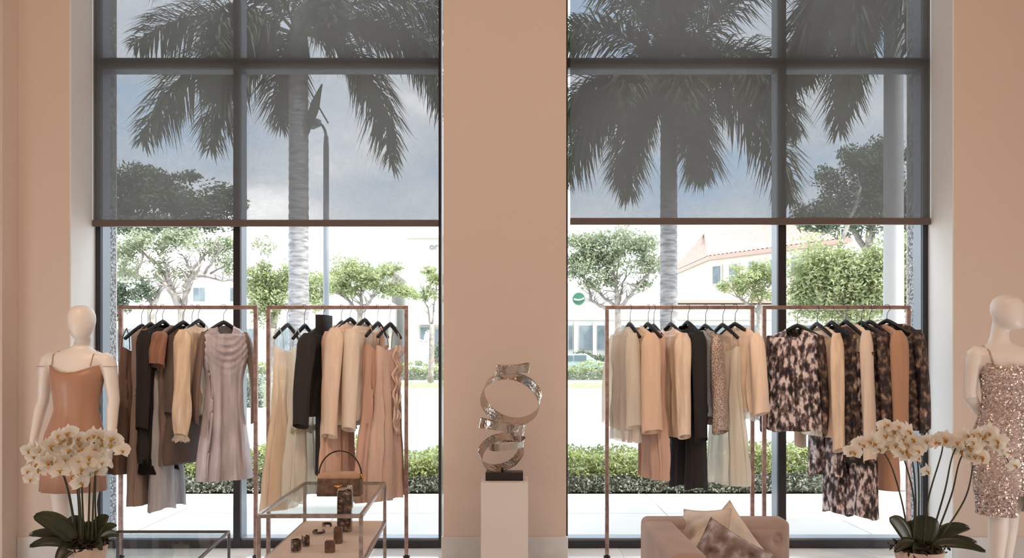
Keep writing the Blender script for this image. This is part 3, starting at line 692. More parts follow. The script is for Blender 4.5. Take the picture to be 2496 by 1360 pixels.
def body(a_top, prof, L, rnd, pleat=0, k=9, b=.05, neck=.06, vneck=.03, z0=0, hemwave=0, slip=False, cowl_=False):
    """prof: list of (t, half width, half depth) down the length L; returns MB"""
    mb = MB(); rings = []; ph = rnd.uniform(0, 6); ph2 = rnd.uniform(0, 6); n = 110 if cowl_ else 26
    def interp(t):
        for i in range(len(prof)-1):
            if t <= prof[i+1][0]:
                u = (t-prof[i][0])/max(1e-6, prof[i+1][0]-prof[i][0]); u = u*u*(3-2*u)
                return prof[i][1]+(prof[i+1][1]-prof[i][1])*u, prof[i][2]+(prof[i+1][2]-prof[i][2])*u
        return prof[-1][1], prof[-1][2]
    rows = []
    if not slip:
        for z, a_, bb in ((0.012, neck, .030), (0.0, neck*1.25, .034), (-.012, neck*1.8, .036), (-.028, a_top*.72, .038), (-.048, a_top*.95, .04)):
            rows.append((z, a_, bb, 0))
        zs = -.06
    else: zs = z0
    for i in range(n+1):
        t = i/n; a_, bb = interp(t); rows.append((zs+(-L-zs)*t, a_, bb, t))
    for (z, a_, bb, t) in rows:
        r = []
        for j in range(NSEG):
            an = 2*PI*j/NSEG; c_, s_ = math.cos(an), math.sin(an)
            g = math.copysign(abs(c_)**.8, c_); h = math.copysign(abs(s_)**.75, s_)
            amp = pleat*min(1, t*1.6)
            wv = math.sin(k*an+ph+.5*math.sin(2.2*t+ph2))+.45*math.sin((k*2-3)*an+ph2+1.3*t)
            x = a_*g*(1+.13*amp*wv/.6 if amp else 1); y = bb*h+amp*.024*wv*(1 if h >= 0 else 1.0)
            y += .004*math.sin(7*x/.2+9*t+ph)+.003*math.sin(23*t+3*an+ph)
            if cowl_ and s_ < 0 and z < -.03:
                q_ = z-5.5*x*x-.02; y -= .016*max(0, math.sin(q_*120+.6))**.8*math.exp(-((z+.16)/.13)**2)*(-s_)**.3+.018*math.exp(-((z+.14)/.10)**2)
            zz_ = z
            if z > -.035 and s_ < 0 and not slip: zz_ -= vneck*(-s_)*(1 if abs(c_) < .8 else .3)
            if t >= .999 and hemwave: zz_ += hemwave*(math.sin(3*an+ph)+.5*math.sin(7*an+ph2))
            if slip and t < .05: zz_ += .03*abs(c_)**3 - .012*(1-abs(c_))
            r.append(Vector((x, y, zz_)))
        rings.append(r)
    mb.loft(rings, False, False)
    return mb
def sleeve(side, a_top, L, rnd, r0=.062, r1=.042, out=.045, puff=0, cut=None, fwd=-.01):
    mb = MB(); n = 16; rings = []; ph = rnd.uniform(0, 6)
    for i in range(n+1):
        t = i/n; z = -.035-L*t; cx = side*(a_top-.022+out*math.sin(min(1, t*1.3)*PI/2)); cy = fwd*math.sin(t*PI)-.012*t
        rr = r0+(r1-r0)*t+puff*math.sin(PI*min(1, max(0, (t-.55)/.45)))*.9
        if i == 0: rr = .030
        elif i == 1: rr *= .86
        r = []
        for j in range(20):
            an = 2*PI*j/20; q = 1+.07*math.sin(3*an+ph+4*t)+.05*math.sin(5*an+ph*2+7*t)
            r.append(Vector((cx+rr*.52*q*math.cos(an), cy+rr*q*math.sin(an), z+(.02 if i == n else 0)*math.cos(an)*side)))
        rings.append(r)
    mb.loft(rings, False, False); return mb
hcount = 0
def hanger(px, zt, theta, hold, y=RY, w=.20):
    "black hanger, hook over the rod"
    lab_ = 'black hanger holding '+hold
    for sp in (' with ', ' facing ', ' and white lining'):
        if len(lab_.split()) > 15: lab_ = lab_.split(sp)[0]
    lab_ = ' '.join(lab_.split()[:16])
    t = thing('hanger', lab_, 'hanger', (P(px, 880, y).x, y, zt), theta, group='black hangers on the racks')
    mb = MB(); pts = []
    for i in range(21):
        u = -1+2*i/20; pts.append(Vector((u*w*.97, -.004*math.cos(u*2), .034-.098*abs(u)**1.15)))
    mb.tube(pts, [.016-.004*abs(-1+2*i/20) for i in range(21)], 8); mb.build('shoulder_bar', M['blackwood'], t, local=True, smooth=True)
    h = P(0, 745, RY).z-.013-zt
    hk = [Vector((0, 0, .03)), Vector((0, 0, h-.05)), Vector((.006, 0, h-.035)), Vector((.020, 0, h-.016))]+[Vector((.0215*math.cos(a_), 0, h+.0215*math.sin(a_))) for a_ in [i*.4 for i in range(0, 9)]]
    mb = MB(); mb.tube(hk, .0024, 6); mb.build('hook', M['steel'], t, local=True, smooth=True)
    return t
def garment(name, label, cat, px, top, bot, deg, m, kind='dress', sl=0, sm=None, pleat=0, a=.19, flare=1.1, waist=.9, b=.05, puff=0, wide=.062, cuff=.042, hemwave=0, hang=True, out=.045, dy=0, k=9, hook=None, extra=None, hold=None, vneck=.03, cowl_=False, group='clothes hanging on the racks'):
    seed = sum(ord(ch)*(i+1) for i, ch in enumerate(label)) % 9973; rnd = random.Random(seed)
    th = math.radians(deg); y = RY+dy; zt = P(0, top, RY).z-.015; L = (bot-top)*K-.01
    x = P(px, 880, y).x
    t = thing(name, label, cat, (x, y, zt), th, group=group)
    m2 = sm or m
    if kind in ('dress', 'top'):
        prof = [(0, a, b*.85), (.12, a*.95, b*1.1), (.35 if kind == 'dress' else .6, a*waist, b), (1, a*flare, b*(1.25 if not pleat else 1.0))]
        o = body(a, prof, L, rnd, pleat, k, b, hemwave=hemwave, vneck=vneck, cowl_=cowl_).build('body', m, t, local=True, smooth=True)
    elif kind == 'slip':
        z0 = -.15
        prof = [(0, a*.78, b*.9), (.1, a*.8, b), (.3, a*waist*.85, b*.9), (1, a*flare, b*1.2)]
        o = body(a, prof, L, rnd, pleat, k, b, z0=z0, slip=True, hemwave=hemwave).build('body', m, t, local=True, smooth=True)
        for sx in (-1, 1):
            for sy in (-1, 1):
                MB().tube([(sx*a*.55, 0, .012), (sx*a*.58, sy*b*.6, -.05), (sx*a*.6, sy*b*.75, z0+.01)], .004, 6).build('strap', m2, t, local=True, smooth=True)
    elif kind == 'trousers':
        mb = MB(); mb2 = []
        o = MB(); w_ = a
        rings = [[Vector((x_*w_, y_*b*.8, z_)) for x_, y_ in [(math.copysign(abs(math.cos(q))**.6, math.cos(q)), math.sin(q)) for q in [2*PI*j/24 for j in range(24)]]] for z_ in (.02, -.03, -.12, -.26)]
        o.loft(rings, True, True).build('waist', m, t, local=True, smooth=True)
        for sx in (-1, 1):
            rings = []
            for i in range(13):
                u = i/12; aa = w_*.52*(1+(flare-1)*u); r = []
                for j in range(28):
                    q = 2*PI*j/28; r.append(Vector((sx*w_*.48+aa*math.cos(q)*(1+.05*pleat*math.sin(5*q+seed)), sx*.012+b*(.85+.3*u)*math.sin(q)+.012*pleat*u*math.sin(6*q+seed+u), -.2-(L-.2)*u+(.015*math.sin(q*2+seed) if i == 12 else 0))))
                rings.append(r)
            MB().loft(rings, True, False).build('trouser_leg', m, t, local=True, smooth=True)
    if sl:
        Ls = (sl-top)*K-.03
        for sx in (-1, 1):
            sleeve(sx, a, Ls, rnd, wide, cuff, out, puff).build('sleeve', m2, t, local=True, smooth=True)
    if extra: extra(t, a, b, L, rnd)
    if hang: hanger(hook if hook is not None else px, zt, th, hold or ('the '+label.split(' hanging')[0]), y=y, w=a*.92)
    return t
def ruffle(m, z, w, amp=.02, nm='hem_trim', h=.06, bb=.055):
    def f(t, a, b, L, rnd):
        mb = MB(); rings = []
        for i in range(6):
            u = i/5; r = []
            for j in range(72):
                q = 2*PI*j/72; r.append(Vector((a*w*math.cos(q)*(1+.10*u*math.sin(9*q)), bb*(1+.3*u)*math.sin(q)+amp*u*math.sin(12*q+.6), -L*z-h*u-.012*u*math.sin(10*q))))
            rings.append(r)
        mb.loft(rings, False, False).build(nm, m, t, local=True, smooth=True)
    return f
def cowl(m):
    def f(t, a, b, L, rnd):
        mb = MB()
        for k_ in range(4):
            z = -.055-.045*k_; ww = a*.6*(1-.08*k_); d = .04+.035*k_
            mb.tube(bez((-ww, -.045, z+.03), (0, -.066-.004*k_, z-d*1.5), (ww, -.045, z+.03), 12), [.004]+[.013]*10+[.004], 8, .9)
        mb.build('draped_neckline', m, t, local=True, smooth=True)
    return f
def drape(m):
    def f(t, a, b, L, rnd):
        mb = MB()
        for k_ in range(5):
            x = .02+.012*k_
            mb.tube(bez((x, -b*1.1, -.12-.03*k_), (x+.09, -b*1.9, -.35), (x-.02, -b*1.3, -.50-.04*k_), 12), [.003]+[.009]*10+[.003], 6)
        mb.build('side_drape', m, t, local=True, smooth=True)
    return f
def frill(m, zs):
    def f(t, a, b, L, rnd):
        mb = MB()
        for s_ in range(3):
            pts = []
            for i in range(22):
                u = i/21; pts.append(Vector((a*(.7-.5*s_*.6)*(1-.6*u)-.02+.018*math.sin(u*26+s_), -b*1.15-.012*math.sin(u*33), -.12-(zs-.12)*u)))
            rings = [[p+Vector((-.012, 0, .004)), p+Vector((0, -.012, 0)), p+Vector((.012, 0, -.004)), p+Vector((0, .004, 0))] for p in pts]
            mb.loft(rings)
        mb.build('frill', m, t, local=True, smooth=True)
    return f
c = gm
g = garment
# rack 1, left to right
g('dress', 'narrow brown ribbed dress with a long skirt hanging first on the dark brown rack', 'dress', 333, 800, 1147, 71, c((94, 66, 52), 'velvet'), 'slip', pleat=.8, a=.17, b=.05, flare=1.1, waist=.95, hook=345)
g('coat', 'long slim taupe coat with tan front edge hanging beside the brown ribbed dress', 'coat', 364, 796, 1222, 77, c((134, 108, 94)), 'dress', sl=0, a=.17, b=.05, flare=1.15, pleat=.3, hook=366)
g('trousers', 'silvery grey wide satin trousers hanging lowest beneath the black dress', 'trousers', 408, 830, 1235, 75, c((154, 142, 138), 'satin'), 'trousers', a=.15, b=.06, flare=1.5, pleat=1, hang=False, dy=.02)
g('dress', 'black crepe dress with a ruffled lower hem hanging on the dark brown rack', 'dress', 394, 790, 1120, 73, c((34, 29, 30)), 'dress', sl=1035, a=.185, b=.055, flare=1.1, pleat=.5, extra=ruffle(c((30, 26, 26), 'lace'), .97, 1.15, h=.10), hook=396, cuff=.05)
g('dress', 'brown short sleeved dress with copper velvet sleeves hanging beside the black dress', 'dress', 434, 792, 1128, 67, c((116, 90, 78), 'velvet'), 'dress', sl=884, sm=c((132, 86, 62), 'velvet'), a=.185, b=.04, flare=.9, wide=.066, cuff=.072, hook=446)
g('dress', 'plain chocolate brown knee dress hanging behind the cream blouse', 'dress', 462, 800, 1120, 71, c((84, 64, 56)), 'dress', sl=1000, a=.19, b=.06, flare=1.3, pleat=.2, hook=468, wide=.05, dy=.03)
g('blouse', 'cream silk blouse with full sleeves and ruffled cuffs hanging on the brown rack', 'blouse', 484, 788, 1010, 75, c((214, 178, 146), 'satin'), 'top', sl=1050, a=.19, b=.05, pleat=.4, puff=.022, wide=.07, cuff=.05, hook=483, extra=lambda t, a, b, L, rnd: [MB().loft([[Vector((sx*(a+.02)+(.03+.02*u)*(1+.15*u*math.sin(7*q))*math.cos(q)*.6, -.012+(.045+.02*u)*(1+.15*u*math.sin(7*q))*math.sin(q), -(1050-788)*K+.01-.05*u-.01*math.sin(5*q)*u)) for q in [2*PI*j/40 for j in range(40)]] for u in (0, .3, .6, 1)], False, False).build('ruffled_cuff', gm((216, 190, 166), 'lace'), t, local=True, smooth=True) for sx in (-1, 1)])
g('dress', 'mauve grey satin dress with a cowl neck facing the room on the brown rack', 'dress', 548, 792, 1168, 32, c((172, 154, 152), 'satin'), 'dress', sl=1022, a=.165, b=.055, flare=1.0, waist=.72, pleat=.85, cowl_=True, hook=545, wide=.06, cuff=.045, out=.06, vneck=.07, sm=c((106, 80, 70), 'velvet'))
g('shirt', 'dark patterned sleeveless top squeezed in behind the first brown dress', 'top', 376, 800, 960, 75, c((90, 70, 60), 'darkpattern'), 'top', a=.17, b=.035, hook=380, dy=.02)
# rack 2
g('gown', 'ivory slip gown with long beige pleated skirt hanging first on the second rack', 'gown', 700, 798, 1232, 71, c((238, 204, 174), 'sheer'), 'slip', pleat=1.1, a=.17, b=.055, flare=1.2, hook=700, sm=c((236, 232, 226), 'sheer'))
g('gown', 'white sheer gown with beige lace waist hanging beside the black blazer', 'gown', 742, 800, 1200, 69, c((244, 226, 206), 'sheer'), 'slip', pleat=.9, a=.15, b=.05, flare=1.1, hook=742, sm=c((236, 232, 226), 'sheer'), extra=ruffle(c((206, 184, 164), 'lace'), .58, .95, h=.05))
g('blazer', 'black blazer with one long slanting sleeve hanging on the second rack', 'blazer', 786, 796, 1010, 69, c((40, 36, 36)), 'top', sl=1026, a=.20, b=.05, flare=1.0, wide=.075, cuff=.06, out=.10, hook=788)
g('trousers', 'straight black trousers hanging under the black blazer', 'trousers', 790, 770, 1150, 80, c((36, 33, 35)), 'trousers', a=.115, b=.045, flare=1.0, hang=False, dy=.02)
g('robe', 'long rose pleated robe hanging between the black blazer and cream jacket', 'robe', 828, 792, 1196, 73, c((200, 156, 132)), 'dress', sl=1010, a=.17, b=.055, flare=1.1, pleat=1, hook=832, wide=.055)
g('jacket', 'beige jacket with a long straight sleeve hanging behind the brown handbag', 'jacket', 852, 784, 1030, 63, c((226, 190, 164)), 'top', sl=1050, a=.185, b=.05, wide=.08, cuff=.062, hook=853, out=.07, extra=ruffle(c((228, 206, 188), 'lace'), .95, .8, h=.06))
g('jacket', 'pale cream jacket of thin wool hanging second from the middle of its rack', 'jacket', 886, 786, 1020, 67, c((232, 204, 180)), 'top', sl=1035, a=.18, b=.05, wide=.07, cuff=.055, hook=888, extra=ruffle(c((232, 214, 198), 'lace'), .96, .8, h=.05))
g('gown', 'dusty rose floor-length pleated gown hanging next to the frilled blush gown', 'gown', 918, 794, 1212, 71, c((190, 144, 122)), 'slip', pleat=1.1, a=.18, b=.05, flare=1.15, hook=920)
g('gown', 'blush gown with curling vertical frills hanging last on the second rack', 'gown', 946, 796, 1212, 65, c((208, 168, 146)), 'slip', pleat=1.0, a=.165, b=.05, flare=1.15, hook=950, extra=frill(c((222, 186, 164)), .75))
# rack 3
g('blouse', 'ivory lace blouse with bell sleeves hanging first on the third rack', 'blouse', 1520, 796, 1072, -73, c((244, 220, 198), 'sheer'), 'dress', sl=1030, a=.17, b=.045, pleat=.7, wide=.05, cuff=.065, hook=1536, out=.06)
g('jacket', 'beige cape jacket with a wide curved sleeve hanging on the third rack', 'jacket', 1556, 796, 1050, -69, c((218, 180, 150)), 'top', sl=1040, a=.19, b=.05, wide=.07, cuff=.08, hook=1580, sm=c((218, 178, 148)))
g('jumpsuit', 'rose belted jumpsuit with wide legs hanging beside the beige cape jacket', 'jumpsuit', 1590, 800, 1162, -71, c((194, 150, 128)), 'dress', a=.16, b=.05, pleat=.7, flare=1.1, waist=.8, hook=1594, extra=lambda t, a, b, L, rnd: MB().ell([(0, 0, -.235, .135, .052), (0, 0, -.25, .14, .056), (0, 0, -.275, .135, .052)]).build('belt', gm((178, 134, 112)), t, local=True, smooth=True) and None)
g('blouse', 'beige silk blouse with a pointed cuff hanging left of the black gown', 'blouse', 1634, 796, 1060, -71, c((222, 186, 158), 'satin'), 'top', sl=1052, a=.19, b=.05, pleat=.3, wide=.066, cuff=.05, hook=1636)
g('gown', 'long black gown hanging in the middle of the third rack', 'gown', 1672, 792, 1068, -67, c((30, 28, 31)), 'dress', a=.175, b=.055, pleat=.5, flare=1.0, hook=1677, sl=1060, cuff=.05)
g('trousers', 'wide black trousers showing below the long black gown', 'trousers', 1676, 880, 1184, -69, c((33, 31, 35)), 'trousers', a=.17, b=.06, pleat=.8, flare=1.1, hang=False)
g('jacket', 'brown sequined jacket with a white lining hanging right of the black gown', 'jacket', 1716, 800, 1030, -67, c((156, 128, 112), 'sequin'), 'top', sl=1042, a=.175, b=.05, wide=.05, cuff=.062, hook=1720)
g('top', 'silver and white striped top hanging between black gown and sequined jacket', 'top', 1702, 804, 1010, -73, c((198, 194, 192), 'lace'), 'top', a=.17, b=.03, pleat=.4, hang=False, dy=.02)
g('gown', 'long ivory gown with white lower skirt hanging under two slim hangers', 'gown', 1768, 798, 1176, -61, c((244, 222, 200), 'sheer'), 'slip', pleat=.9, a=.165, b=.05, flare=1.1, hook=1762)
g('cape', 'pale apricot cape blouse hanging last on the third rack', 'blouse', 1798, 796, 1002, -48, c((226, 190, 162)), 'top', sl=1000, a=.17, b=.045, wide=.075, cuff=.08, pleat=.5, hook=1792, extra=ruffle(c((238, 228, 220), 'sheer'), .95, .9, h=.08))
# rack 4
g('jacket', 'mottled black and white velvet jacket facing the room at the left of its rack', 'jacket', 1936, 800, 1048, -28, c((90, 80, 84), 'pattern'), 'top', sl=1050, a=.195, b=.06, flare=1.06, hook=1944, pleat=.3, sm=c((60, 50, 44), 'darkpattern'), vneck=.06, hemwave=.008, out=.04)
g('blouse', 'cream silk blouse with a long narrow sleeve second on the patterned rack', 'blouse', 2000, 796, 1060, -71, c((226, 188, 158), 'satin'), 'top', sl=1084, a=.18, b=.04, wide=.055, cuff=.048, hook=1992)
g('trousers', 'dark mottled velvet trousers showing under the cream silk blouse', 'trousers', 2014, 890, 1160, -69, c((70, 60, 66), 'pattern'), 'trousers', a=.15, b=.055, pleat=.6, flare=1.0, hang=False, dy=.02)
g('dress', 'black patterned long dress hanging between two cream blouses', 'dress', 2042, 792, 1120, -69, c((50, 42, 44), 'darkpattern'), 'dress', a=.17, b=.045, pleat=.5, hook=2028)
g('trousers', 'wide mottled plum and white trousers reaching lowest on the right rack', 'trousers', 2070, 860, 1250, -59, c((80, 70, 74), 'pattern'), 'trousers', a=.19, b=.07, pleat=1, flare=1.15, hang=False, dy=-.02)
g('scarf_blouse', 'cream pleated blouse with an open front at the middle of the patterned rack', 'blouse', 2074, 790, 1090, -71, c((224, 194, 172)), 'top', sl=1110, a=.17, b=.045, pleat=.6, wide=.055, cuff=.05, hook=2062, dy=-.01)
g('coat', 'dark floral coat with pocket flap hanging left of the tan coat', 'coat', 2108, 792, 1050, -67, c((52, 44, 42), 'darkpattern'), 'top', sl=1030, a=.185, b=.05, hook=2100, extra=lambda t, a, b, L, rnd: MB().box((.02, -.062, -.55), (.14, -.05, -.43)).build('pocket_flap', gm((160, 118, 98)), t, local=True, bevel=.004) and None)
g('coat', 'plain tan wool coat with a broad sleeve near the right end of its rack', 'coat', 2142, 790, 1188, -69, c((172, 124, 96)), 'dress', sl=1060, a=.19, b=.05, flare=.9, wide=.078, cuff=.06, hook=2120)
g('coat', 'dark mottled coat with brown flowers hanging last beside the pebbled jamb', 'coat', 2184, 788, 1044, -46, c((60, 50, 46), 'darkpattern'), 'top', sl=1040, a=.175, b=.055, hook=2162, wide=.07, cuff=.06)

# ------------------------------------------------------------------ mannequins
def capsule_hand(mb, wrist, dirv, palm_n, s=1.0, curl=.35):
    "palm and five fingers"
    d = Vector(dirv).normalized(); n = Vector(palm_n).normalized(); u = d.cross(n).normalized()
    wrist = Vector(wrist)
    rings = []
    for t_, a_, b_ in ((0, .026, .018), (.03, .034, .016), (.06, .040, .014), (.085, .040, .012), (.095, .034, .009)):
        cc = wrist+d*t_*s; rings.append([cc+u*a_*s*math.cos(q)+n*b_*s*math.sin(q) for q in [2*PI*j/14 for j in range(14)]])
    mb.loft(rings)
    for i, (off, L) in enumerate(((-.028, .068), (-.0095, .078), (.0095, .072), (.027, .056))):
        p = wrist+(d*.082+u*off)*s; dd = d.copy(); pts = [p]; 
        for seg in range(3):
            dd = (dd-n*curl*(.5+.3*seg)).normalized(); p = p+dd*L*s/3; pts.append(p)
        mb.tube(pts, [.0088*s, .0082*s, .0076*s, .006*s], 8)
    p = wrist+(d*.02-u*.025)*s; mb.tube([p, p+(d*.028-u*.024-n*.006)*s, p+(d*.055-u*.030-n*.016)*s], [.012*s, .010*s, .0075*s], 8)
def mannequin_body(t, mb, name='body', vox=.007):
    o = mb.build(name, M['mannequin'], t, smooth=True)
    r = o.modifiers.new('remesh', 'REMESH'); r.mode = 'VOXEL'; r.voxel_size = vox; r.use_smooth_shade = True
    s_ = o.modifiers.new('smooth', 'SMOOTH'); s_.factor = .6; s_.iterations = 9
    return o
def loftpath(mb, pts, n=20):
    "pts: (x, y, z, a, b) rings perpendicular to the path, a across X-ish, b across Y-ish"
    rings = []
    for i, (x, y, z, a, b) in enumerate(pts):
        p = Vector((x, y, z)); q0 = Vector(pts[max(0, i-1)][:3]); q1 = Vector(pts[min(len(pts)-1, i+1)][:3]); tdir = (q1-q0).normalized()
        u = Vector((1, 0, 0)); u = (u-tdir*u.dot(tdir)).normalized(); v = tdir.cross(u)
        rings.append([p+u*a*math.cos(2*PI*k/n)+v*b*math.sin(2*PI*k/n) for k in range(n)])
    mb.loft(rings)
# left: peach slip dress, arms hanging
YM = 5.40; mx = P(190, 880, YM).x
t = thing('mannequin', 'white faceless mannequin in a peach satin slip dress beside the left window', 'mannequin', (mx, YM, 0))
hx = P(201, 880, YM).x
mb = MB()
mb.ell([(hx, YM-.01, 1.765, .02, .025), (hx, YM-.01, 1.758, .045, .055), (hx, YM-.01, 1.740, .066, .082), (hx, YM-.01, 1.705, .081, .098), (hx, YM-.012, 1.665, .084, .100), (hx+.002, YM-.018, 1.62, .077, .092), (hx+.004, YM-.026, 1.58, .062, .074), (hx+.006, YM-.034, 1.553, .046, .054), (hx+.006, YM-.036, 1.538, .026, .034)])
mb.ell([(hx, YM+.012, 1.64, .05, .05), (hx, YM+.012, 1.58, .048, .050), (hx-.004, YM+.012, 1.53, .047, .05), (hx-.012, YM+.01, 1.495, .056, .054), (mx+.005, YM+.01, 1.472, .10, .066), (mx, YM+.005, 1.45, .165, .078), (mx, YM, 1.42, .195, .088), (mx, YM, 1.38, .18, .10), (mx, YM-.01, 1.31, .158, .115), (mx-.002, YM-.005, 1.22, .142, .10), (mx-.006, YM, 1.10, .118, .09), (mx-.012, YM, 1.0, .138, .102), (mx-.018, YM+.005, .90, .170, .118), (mx-.02, YM+.005, .82, .178, .118), (mx-.02, YM, .76, .15, .10)])
for s_ in (-1, 1):
    loftpath(mb, [(mx+s_*.165, YM, 1.44, .03, .04), (mx+s_*.190, YM, 1.415, .046, .055), (mx+s_*.208, YM, 1.36, .048, .054), (mx+s_*.220, YM+.005, 1.25, .041, .048), (mx+s_*.232, YM+.01, 1.14, .036, .042), (mx+s_*.238-.01, YM, 1.08, .037, .041), (mx+s_*.247-.012, YM-.02, .98, .032, .035), (mx+s_*.252-.014, YM-.05, .87, .024, .027), (mx+s_*.254-.014, YM-.06, .83, .022, .026)])
    capsule_hand(mb, (mx+s_*.254-.014, YM-.06, .84), (0, -.12, -1), (-s_, 0, 0), .95)
    lx = mx-.02+s_*.088
    loftpath(mb, [(lx, YM, .84, .09, .10), (lx, YM, .72, .084, .092), (lx+s_*.002, YM, .58, .068, .074), (lx+s_*.002, YM-.005, .49, .054, .06), (lx, YM-.006, .45, .052, .058), (lx, YM+.012, .36, .052, .06), (lx, YM+.012, .28, .046, .052), (lx, YM, .14, .031, .036), (lx, YM, .08, .032, .042), (lx, YM-.0, .05, .034, .05), (lx, YM, .022, .034, .055)])
    mb.ell([(lx, YM-.05, .012, .038, .115), (lx, YM-.05, .035, .040, .118), (lx, YM-.035, .06, .03, .08), (lx, YM-.02, .085, .02, .045)])
mannequin_body(t, mb)
# joint rings where the arms plug in
for s_ in (-1, 1):
    mb = MB(); pts = [Vector((mx+s_*.212+.049*math.cos(a_), YM+.0555*math.sin(a_), 1.365+s_*.0)) for a_ in [2*PI*i/24 for i in range(25)]]
    mb.tube(pts, .0016, 5); mb.build('arm_joint', M['trimline'], t, smooth=True)
def dress_loft(t, rows, m, nm='dress', folds=0, k=11, seed=0, n=64):
    rings = []
    for i, (cx, cy, z, a, b) in enumerate(rows):
        u = i/(len(rows)-1)
        rings.append([Vector((cx+a*(1+folds*u*.05*math.sin(k*q+seed+2*u))*math.cos(q), cy+b*(1+folds*u*.08*math.sin(k*q+seed+2*u))*math.sin(q), z+(.035*max(0, abs(math.cos(q))-.3)-.028*max(0, -math.sin(q))*(1-abs(math.cos(q)))**.5 if i == 0 else 0))) for q in [2*PI*j/n for j in range(n)]])
    o = MB().loft(rings, False, False).build(nm, m, t, smooth=True); s_ = o.modifiers.new('thick', 'SOLIDIFY'); s_.thickness = .003; return o
zb = P(0, 1195, YM).z
d = dress_loft(t, [(mx, YM-.01, 1.352, .166, .122), (mx, YM-.01, 1.30, .166, .130), (mx, YM-.012, 1.25, .160, .132), (mx-.004, YM-.005, 1.18, .146, .116), (mx-.008, YM, 1.08, .136, .108), (mx-.014, YM, 1.0, .156, .120), (mx-.02, YM, .92, .182, .132), (mx-.024, YM, .82, .194, .138), (mx-.026, YM, .70, .200, .142), (mx-.028, YM, zb, .208, .146)], M['satin'], folds=.5)
for s_ in (-1, 1):
    MB().tube([(mx+s_*.125, YM-.085, 1.37), (mx+s_*.13, YM-.06, 1.44), (mx+s_*.128, YM+.01, 1.468), (mx+s_*.125, YM+.07, 1.42), (mx+s_*.12, YM+.095, 1.36)], .0028, 6).build('strap', M['satin'], t, smooth=True)
# right: champagne sequined dress, hand on hip
YM = 5.0; mx = P(2452, 880, YM).x; k4 = YM/F
hx = P(2454, 880, YM).x
t = thing('mannequin', 'white faceless mannequin in a champagne sequined dress with hand on hip by the right wall', 'mannequin', (mx, YM, 0))
mb = MB()
q_ = -.35
mb.ell([(hx, YM, 1.805, .02, .025, q_), (hx, YM, 1.798, .048, .058, q_), (hx, YM, 1.778, .074, .086, q_), (hx, YM, 1.745, .090, .102, q_), (hx, YM-.002, 1.705, .092, .104, q_), (hx+.004, YM-.01, 1.665, .086, .098, q_), (hx+.012, YM-.022, 1.63, .074, .084, q_), (hx+.018, YM-.030, 1.605, .060, .066, q_), (hx+.02, YM-.034, 1.592, .036, .042, q_)])
nx_ = P(2440, 880, YM).x
mb.ell([(hx-.012, YM+.015, 1.66, .056, .056), (nx_+.008, YM+.018, 1.60, .050, .052), (nx_, YM+.018, 1.55, .050, .053), (nx_-.002, YM+.016, 1.515, .062, .058), (mx-.01, YM+.012, 1.495, .11, .068), (mx, YM+.01, 1.472, .165, .08), (mx, YM, 1.44, .192, .09), (mx, YM, 1.39, .176, .104), (mx+.002, YM-.01, 1.33, .152, .118), (mx+.004, YM-.005, 1.24, .136, .104), (mx, YM, 1.14, .116, .09), (mx-.004, YM, 1.04, .14, .104), (mx-.01, YM, .95, .168, .12), (mx-.008, YM, .87, .172, .122), (mx, YM, .80, .145, .11)])
def XZ(px, py, dy=0): p = P(px, py, YM+dy); return p.x, YM+dy, p.z
def arm(pts): loftpath(mb, [(*XZ(px_, py_, dy_), a_, b_) for px_, py_, dy_, a_, b_ in pts])
arm([(2385, 848, .01, .025, .035), (2376, 862, .01, .044, .054), (2372, 885, .015, .046, .052), (2367, 920, .025, .040, .047), (2364, 955, .03, .037, .042), (2366, 972, .02, .037, .04)])
mb.tube([XZ(2364, 955, .03), XZ(2369, 975, .04), XZ(2383, 998, .075), XZ(2398, 1014, .11), XZ(2406, 1020, .125)], [.036, .037, .033, .027, .024], 14)
capsule_hand(mb, XZ(2404, 1018, .122), (.8, .28, -.25), (0, 1, 0), .95, curl=-.15)
arm([(2517, 848, .01, .025, .035), (2528, 862, .01, .044, .054), (2533, 885, .01, .046, .052), (2540, 930, .0, .040, .047), (2545, 975, 0, .036, .041), (2550, 1020, -.02, .033, .037), (2553, 1060, -.05, .027, .03), (2554, 1090, -.07, .022, .026)])
capsule_hand(mb, XZ(2554, 1086, -.07), (0, -.15, -1), (-1, 0, 0), .95)
# legs: one crossing in front of the other
for pts in ([(2424, 1110, -.02, .088, .098), (2428, 1160, -.03, .08, .09), (2433, 1215, -.045, .066, .072), (2434, 1252, -.055, .054, .06), (2433, 1290, -.05, .053, .06), (2430, 1330, -.045, .046, .052), (2428, 1380, -.05, .032, .038), (2427, 1410, -.05, .031, .04), (2427, 1425, -.05, .032, .05)],
            [(2478, 1110, .03, .088, .098), (2474, 1160, .035, .08, .09), (2466, 1215, .04, .066, .072), (2460, 1252, .04, .054, .06), (2456, 1290, .06, .052, .06), (2452, 1330, .06, .046, .052), (2448, 1380, .05, .032, .038), (2446, 1410, .05, .031, .04), (2446, 1425, .05, .032, .05)]):
    loftpath(mb, [(*XZ(px_, py_, dy_), a_, b_) for px_, py_, dy_, a_, b_ in pts])
    x_, y_, _ = XZ(pts[-1][0], 1425, pts[-1][2]); mb.ell([(x_, y_-.05, .012, .038, .115), (x_, y_-.05, .035, .040, .118), (x_, y_-.035, .06, .03, .08), (x_, y_-.02, .085, .02, .045)])
mannequin_body(t, mb)
rows = [(mx+.004, YM-.008, 1.372, .163, .120), (mx+.003, YM-.012, 1.33, .160, .132), (mx+.004, YM-.012, 1.28, .154, .126), (mx+.003, YM-.005, 1.20, .140, .108), (mx, YM, 1.13, .134, .106), (mx-.004, YM, 1.04, .158, .12), (mx-.01, YM, .95, .186, .134), (mx-.012, YM, .85, .192, .14), (mx-.01, YM-.005, .72, .184, .142), (mx-.006, YM-.008, .60, .176, .140)]
d = dress_loft(t, rows, M['seqcloth'], folds=.3)
